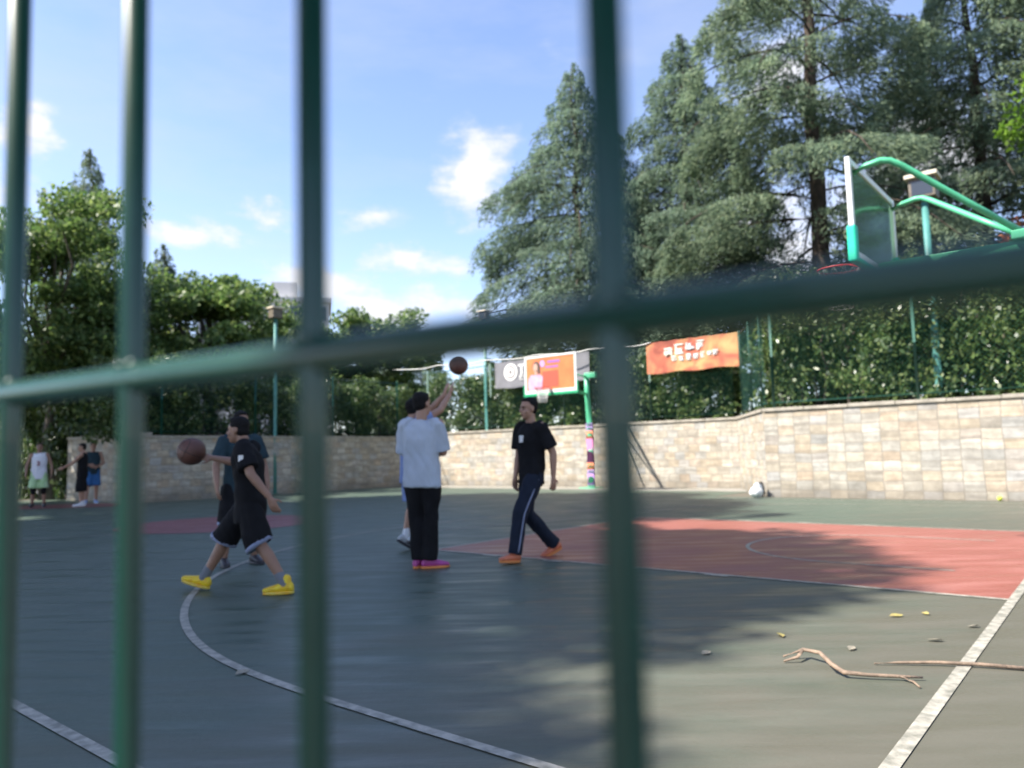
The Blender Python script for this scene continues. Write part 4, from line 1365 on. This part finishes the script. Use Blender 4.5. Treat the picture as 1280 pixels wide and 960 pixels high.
    add_loft(bm, [(pe - V3(0, 0, .14), hx * .155 * b_, fw * .105 * b_), (pe - V3(0, 0, .02), hx * .180 * b_, fw * .125 * b_), (waist, hx * .160 * b_, fw * .112 * b_)], 24)
    ends = {}
    for s in 'RL':
        h_, k_, a_ = J['hip' + s], J['kn' + s], J['an' + s]
        d1, d2 = (k_ - h_).normalized(), (a_ - k_).normalized()
        x1, y1 = lframe(d1, hx); x2, y2 = lframe(d2, hx)
        if leg >= 1:
            end = a_ + d2 * .0
            rings = [(h_ + V3(0, 0, .03), x1 * .10, y1 * .10), (h_.lerp(k_, .35), x1 * .100, y1 * .100), (k_, (x1 + x2) * .5 * .082, (y1 + y2) * .5 * .082), (k_.lerp(a_, .5), x2 * .080, y2 * .080), (end, x2 * .076, y2 * .080)]
        else:
            end = k_.lerp(a_, leg) if leg > 0 else h_.lerp(k_, 1 + leg)
            dd = d2 if leg > 0 else d1
            xx, yy = lframe(dd, hx)
            rings = [(h_ + V3(0, 0, .03), x1 * .10, y1 * .10), (h_.lerp(k_, .45), x1 * .115, y1 * .115), (h_.lerp(k_, .8), x1 * .120, y1 * .122), (end, xx * .118, yy * .128)]
            ends[s] = (end, xx, yy, dd)
        add_loft(bm, rings, 20)
    link('trousers' if leg >= 1 else 'shorts', remeshed(bm, max(vox, .010), 2, (outfit.get('wr', .012), 3 + len(label))), M[outfit['bottom']], e)
    if outfit.get('trim') and ends:
        for s in 'RL':
            end, xx, yy, dd = ends[s]
            bm = bmesh.new()
            add_loft(bm, [(end - dd * .030, xx * .119, yy * .128), (end - dd * .015, xx * .122, yy * .131), (end + dd * .004, xx * .120, yy * .130)], 22)
            bm_obj('hem_trim', bm, M[outfit['trim']], e, smooth=True)
    if outfit.get('stripe'):
        for s in 'RL':
            sd = 1 if s == 'R' else -1
            bm = bmesh.new()
            pts = []
            for t in np.linspace(.05, .97, 14):
                p = J['hip' + s].lerp(J['kn' + s], t * 2) if t < .5 else J['kn' + s].lerp(J['an' + s], t * 2 - 1)
                pts.append(p + hx * sd * (.099 - .02 * t))
            add_tube(bm, pts, .008, 6)
            bm_obj('side_stripe', bm, M[outfit['stripe']], e, smooth=True)
    # shoes
    for s in 'RL':
        a_ = J['an' + s]; t = J['toe' + s].normalized()
        side = t.cross(Vector((0, 0, 1))).normalized(); upv = side.cross(t)
        g = a_ - upv * .088
        bm = bmesh.new()
        add_loft(bm, [(g - t * .075 + upv * .05, side * .028, upv * .030), (g - t * .05 + upv * .062, side * .041, upv * .046), (g + t * .0 + upv * .066, side * .043, upv * .052), (g + t * .07 + upv * .052, side * .044, upv * .038),
                      (g + t * .14 + upv * .043, side * .048, upv * .028), (g + t * .19 + upv * .038, side * .036, upv * .020), (g + t * .205 + upv * .034, side * .018, upv * .010)], 16)
        add_capsule(bm, g + upv * .09 - t * .01, g + upv * .13 - t * .012, .044, .042, 12)
        sh_ = link('shoe', remeshed(bm, .008, 2), M[outfit['shoe']], e)
        bm = bmesh.new()
        add_loft(bm, [(g + upv * .001, side * .001, t * .001)] + [(g + t * .062 + upv * zz, side * .050 * q, t * .146 * q) for zz, q in ((.002, .96), (.012, 1), (.026, .98))], 24)
        bm_obj('sole', bm, M[outfit['sole']], sh_, smooth=True)
        if outfit.get('sock'):
            bm = bmesh.new()
            d = (J['kn' + s] - a_).normalized()
            add_capsule(bm, a_ + d * .0, a_ + d * outfit.get('sockh', .10), .047, .046, 12)
            bm_obj('sock', bm, M[outfit['sock']], e, smooth=True)
        if outfit.get('kneepad'):
            bm = bmesh.new()
            add_capsule(bm, J['kn' + s] + V3(0, 0, .04), J['kn' + s] - V3(0, 0, .10), .068, .062, 14)
            bm_obj('knee_sleeve', bm, M[outfit['kneepad']], e, smooth=True)
    return e


def on(a, b, t): return a.lerp(b, t)


# man in pale tee seen from behind
J = stance()
J.update(elR=V3(.205, .06, 1.14), elL=V3(-.205, .06, 1.14), wrR=V3(.02, .22, 1.13), wrL=V3(-.03, .20, 1.10), hdR=V3(-1, .1, .1), hdL=V3(1, .1, .1), paR=V3(0, -1, 0), paL=V3(0, -1, 0),
         hipR=V3(.08, 0, .92), knR=V3(.08, .02, .5), knL=V3(-.06, .02, .5), anR=V3(.06, .0, .09), anL=V3(-.05, .02, .09), toeR=V3(1, .55, 0), toeL=V3(.4, 1, 0), look=V3(.35, 1, .02), head=V3(.01, .02, 1.625))
person('person seen from behind in loose pale blue tee, black trousers and magenta shoes', J, (-.93, 7.62, 0), (.25, .97), dict(top='whitec', bottom='black', shoe='magenta', sole='soleo', sleeve=.95, hem=.80, wr=.016), height=1.77)

# shooter behind him with both arms up
J = stance()
for k in ('pel', 'chest', 'neck', 'head', 'shR', 'shL', 'hipR', 'hipL'): J[k] = J[k] + V3(0, .0, .06)
J.update(shR=V3(.16, .06, 1.52), shL=V3(-.16, .06, 1.52), elR=V3(.17, .30, 1.66), elL=V3(-.13, .30, 1.68), wrR=V3(.10, .46, 1.86), wrL=V3(-.05, .46, 1.87), hdR=V3(-.1, .25, 1), hdL=V3(.1, .25, 1), paR=V3(0, 1, -.1), paL=V3(0, 1, -.1), curl=.25,
         knR=V3(.10, .06, .55), knL=V3(-.10, .04, .55), anR=V3(.10, -.02, .155), anL=V3(-.10, -.06, .155), toeR=V3(0, 1, -.62), toeL=V3(0, 1, -.62), look=V3(0, 1, .3), head=V3(0, .05, 1.69))
person('shooting person with both arms raised, blue top, mostly hidden behind the pale tee', J, (-1.22, 9.05, 0), (.86, .5), dict(top='bluel', bottom='bluel', leg=-.08, shoe='greysh', sole='darksh', sleeve=.5, sock='whitesh', sockh=.10), height=1.76)

# walking man in black tee
J = stance()
J.update(knL=V3(-.09, .24, .51), anL=V3(-.09, .33, .095), knR=V3(.09, .02, .49), anR=V3(.09, -.36, .125), toeL=V3(-.1, 1, .10), toeR=V3(.1, 1, -.35),
         pel=V3(0, 0, .93), hipR=V3(.085, -.01, .90), hipL=V3(-.085, .02, .90), elL=V3(-.25, -.10, 1.13), wrL=V3(-.24, -.10, .88), hdL=V3(0, -.05, -1), elR=V3(.20, .02, 1.13), wrR=V3(.17, .10, .88), look=V3(.12, 1, -.04))
person('walking person in black tee with chest print, dark striped trousers and orange shoes', J, (.19, 8.08, 0), (-.80, -.60), dict(top='black', bottom='navy', stripe='trim', shoe='orangesh', sole='soleo', sleeve=.80, hem=.80), height=1.72)
pw = [o for o in bpy.data.objects if o.name.startswith('person')][-1]
bm = bmesh.new(); add_box(bm, (-.035, .128, 1.255), (.035, .140, 1.335), .006)
bm_obj('chest_print', bm, M['logo'], pw)

# ball handler lunging left, yellow shoes
J = stance()
J.update(pel=V3(0, .0, .83), chest=V3(0, .03, 1.15), neck=V3(0, .06, 1.32), head=V3(0, .13, 1.455), shR=V3(.18, .07, 1.29), shL=V3(-.18, -.01, 1.29),
         hipR=V3(.09, .02, .80), hipL=V3(-.09, -.02, .80), knR=V3(.11, .30, .47), anR=V3(.11, .50, .115), knL=V3(-.11, -.13, .45), anL=V3(-.11, -.38, .095), toeR=V3(.0, 1, .28), toeL=V3(-.05, 1, -.03),
         elR=V3(.25, .26, 1.16), wrR=V3(.19, .47, 1.21), hdR=V3(-.25, .9, .1), paR=V3(-.8, .1, .5), elL=V3(-.27, -.13, 1.06), wrL=V3(-.25, -.30, .85), hdL=V3(0, -.45, -1), look=V3(.05, 1, -.02), curl=.45)
person('lunging person in black tee and black shorts with yellow shoes, holding a basketball out', J, (-2.27, 6.50, 0), (-.98, .12), dict(top='black', bottom='black', leg=.06, trim='trim', shoe='yellow', sole='amber', sleeve=.80, hem=.70, sock='sock', skin='skin2'), height=1.66)
pb = [o for o in bpy.data.objects if o.name.startswith('person')][-1]
bm = bmesh.new(); add_box(bm, (-.302, -.075, 1.165), (-.288, -.03, 1.225), .005); bm_obj('sleeve_print', bm, M['logo'], pb)

# defender behind him
J = stance()
J.update(pel=V3(0, -.02, .90), hipR=V3(.1, -.02, .87), hipL=V3(-.1, -.02, .87), knR=V3(.15, .08, .48), knL=V3(-.15, .08, .48), anR=V3(.17, 0, .09), anL=V3(-.17, 0, .09), elR=V3(.28, .03, 1.13), wrR=V3(.30, .14, .90), elL=V3(-.27, .02, 1.13), wrL=V3(-.27, .14, .90), look=V3(0, 1, -.1))
person('defending person in dark teal tee and black shorts behind the ball handler', J, (-2.98, 8.2, 0), (.62, -.78), dict(top='tealc', bottom='black', leg=.02, trim='trim', shoe='darksh', sole='darksh', sleeve=.8, skin='skin2'), height=1.66)

# three distant players at far left
J = stance(); J.update(elR=V3(.29, 0, 1.14), elL=V3(-.29, 0, 1.14), wrR=V3(.30, .06, .90), wrL=V3(-.30, .06, .90), anR=V3(.14, 0, .09), anL=V3(-.14, 0, .09), knR=V3(.12, .03, .5), knL=V3(-.12, .03, .5))
p6 = person('distant person in white sleeveless jersey, lime shorts and black knee sleeves', J, (-13.05, 20.7, 0), (.45, -.9), dict(top='whitet', bottom='lime', leg=-.04, shoe='darksh', sole='darksh', sleeve=0, kneepad='black', skin='skin2', hem=.76), .012, 1.76)
link('jersey_number', stand(text_mesh('3', .17, .012), -.05, 1.13, 0), mat('jersey_print', (.25, .03, .06), .7), p6)
nm = [c for c in p6.children if c.name.startswith('jersey_number')][0]
nm.rotation_euler = (0, 0, math.pi); nm.location = (0, .142, 0)
J = stance(); J.update(elL=V3(-.22, .20, 1.20), wrL=V3(-.20, .42, 1.08), hdL=V3(0, 1, -.3), elR=V3(.23, -.05, 1.13), wrR=V3(.23, .05, .9), look=V3(-.1, 1, -.1))
person('distant dark haired person in black sleeveless top and long black shorts, arm held out', J, (-11.8, 20.6, 0), (-.95, -.3), dict(top='black', bottom='black', leg=.22, shoe='whitesh', sole='solew', sleeve=0), .012, 1.72)
J = stance(); J.update(elR=V3(.26, .05, 1.16), wrR=V3(.12, .27, 1.10), elL=V3(-.27, .02, 1.15), wrL=V3(-.10, .25, 1.05), hdR=V3(-1, .5, 0), hdL=V3(1, .5, 0), anR=V3(.16, .12, .09), knR=V3(.13, .12, .5))
person('distant person in dark top and blue shorts beside the one in black', J, (-12.25, 21.9, 0), (.55, -.83), dict(top='tealc', bottom='blue', leg=-.02, shoe='bluesh', sole='solew', sleeve=0, hem=.84), .012, 1.78)


# ------------------------------------------------------------------ balls
def basketball(loc, label, rx):
    e = empty('basketball', loc, label, 'ball')
    bm = bmesh.new(); add_ball(bm, (0, 0, 0), .121, 40); b = bm_obj('ball_skin', bm, M['ball'], e, smooth=True)
    bm = bmesh.new()
    r_ = .1208
    for rot in (Matrix.Identity(3), Matrix.Rotation(math.pi / 2, 3, 'X'), ):
        add_tube(bm, [rot @ Vector((r_ * math.cos(a), r_ * math.sin(a), 0)) for a in np.linspace(0, 2 * math.pi, 49)], .0026, 6, cap=False)
    for sg in (-1, 1):
        pts = []
        for a in np.linspace(0, 2 * math.pi, 49):
            p = Vector((sg * (.085 + .02 * math.cos(2 * a)), .09 * math.cos(a), .09 * math.sin(a))); pts.append(p.normalized() * r_)
        add_tube(bm, pts, .0026, 6, cap=False)
    bm_obj('seam', bm, M['seam'], e, smooth=True)
    e.rotation_euler = rx
    return e


basketball((-2.87, 6.70, 1.21), 'basketball held out by the lunging person in black', (.4, .3, .9))
basketball((-.67, 9.4, 2.25), 'basketball in the air above the raised hands of the shooter', (1.1, .2, .3))
bm = bmesh.new(); add_ball(bm, (0, 0, 0), .045, 20)
tag(bm_obj('tennis_ball', bm, M['tennis'], None, (9.22, 14.42, .049), smooth=True), 'small yellow green ball on the ground at the foot of the right wall', 'ball')

# ------------------------------------------------------------------ bag at the wall corner
bg_ = empty('sports_bag', (5.52, 17.25, 0), 'white and black bag slumped at the corner of the stone wall', 'bag', rz=.3)
bg_.scale = (.85, .85, .85)
bm = bmesh.new()
add_ball(bm, (0, 0, .15), (.19, .13, .15), 18); add_ball(bm, (.05, .02, .27), (.13, .11, .12), 16); add_ball(bm, (-.08, -.02, .12), (.15, .13, .12), 16)
link('bag_body', remeshed(bm, .014, 3, (.014, 5)), M['white'], bg_)
bm = bmesh.new()
add_ball(bm, (.17, .03, .19), (.055, .11, .19), 16); add_ball(bm, (.10, .03, .36), (.09, .09, .05), 14)
link('bag_panel', remeshed(bm, .012, 2, (.008, 6)), M['dark'], bg_)
bm = bmesh.new(); add_tube(bm, [(.02, -.06, .36), (.08, -.11, .42), (.15, -.06, .36), (.22, -.02, .16), (.25, -.03, .015)], .014, 8); bm_obj('strap', bm, M['dark'], bg_, smooth=True)


# ------------------------------------------------------------------ dry branches and leaves on the court
def gpt(x, y, z=.0): return Vector((x, y, z))


bm = bmesh.new()
add_tube(bm, [gpt(1.39, 4.06, .02), gpt(1.50, 4.07, .05), gpt(1.545, 3.96, .06), gpt(1.53, 3.79, .05), gpt(1.56, 3.72, .03), gpt(1.66, 3.69, .024), gpt(1.80, 3.66, .022), gpt(1.90, 3.65, .018)], [.006, .010, .0105, .0115, .0115, .009, .008, .005], 8)
add_tube(bm, [gpt(1.80, 3.66, .022), gpt(1.83, 3.60, .014), gpt(1.82, 3.53, .012)], [.008, .006, .004], 6)
add_tube(bm, [gpt(1.50, 4.07, .05), gpt(1.44, 4.00, .03), gpt(1.37, 4.0, .012)], [.010, .008, .005], 6)
tag(bm_obj('dry_branch', bm, M['twig']), 'short crooked dry branch bent like an elbow on the court', 'branch')
bm = bmesh.new()
add_tube(bm, [gpt(1.80, 3.92, .012), gpt(1.92, 3.91, .016), gpt(2.10, 3.88, .02), gpt(2.28, 3.83, .02), gpt(2.50, 3.74, .015)], [.004, .007, .0085, .0095, .010], 8)
tag(bm_obj('dry_branch', bm, M['twig']), 'long straight dry branch lying across the white baseline', 'branch')
random.seed(77)
lf = [(2.66, 5.02, 'leafy', 'yellow fallen leaf beyond the straight branch, by the red key'), (1.55, 4.55, 'leafy', 'small yellow leaf above the crooked branch'), (1.02, 4.20, 'leafp', 'pale leaf left of the crooked branch'), (2.75, 4.65, 'leafp', 'pale leaf just left of the baseline'),
      (1.82, 4.22, 'leafp', 'pale leaf beyond the tip of the straight branch'), (2.35, 4.35, 'leafp', 'curled pale leaf between the straight branch and the baseline'), (2.45, 4.98, 'leafy', 'yellow leaf scrap beside the larger yellow leaf'), (-1.45, 4.05, 'leafp', 'white scrap on the dark court inside the arc')]
for x, y, mm, lab in lf:
    bm = bmesh.new()
    a = random.uniform(0, 6)
    L_ = random.uniform(.03, .052)
    P = [(-L_, 0, .012), (-.3 * L_, .45 * L_, .022), (.4 * L_, .4 * L_, .02), (L_, 0, .014), (.4 * L_, -.4 * L_, .006 + .006), (-.3 * L_, -.45 * L_, .014)]
    vs = [bm.verts.new(p) for p in P]; c = bm.verts.new((0, 0, .013))
    for i in range(6): bm.faces.new((vs[i], vs[(i + 1) % 6], c))
    tag(bm_obj('fallen_leaf', bm, M[mm], None, (x, y, .0), a), lab, 'leaf', 'fallen leaves on the court')
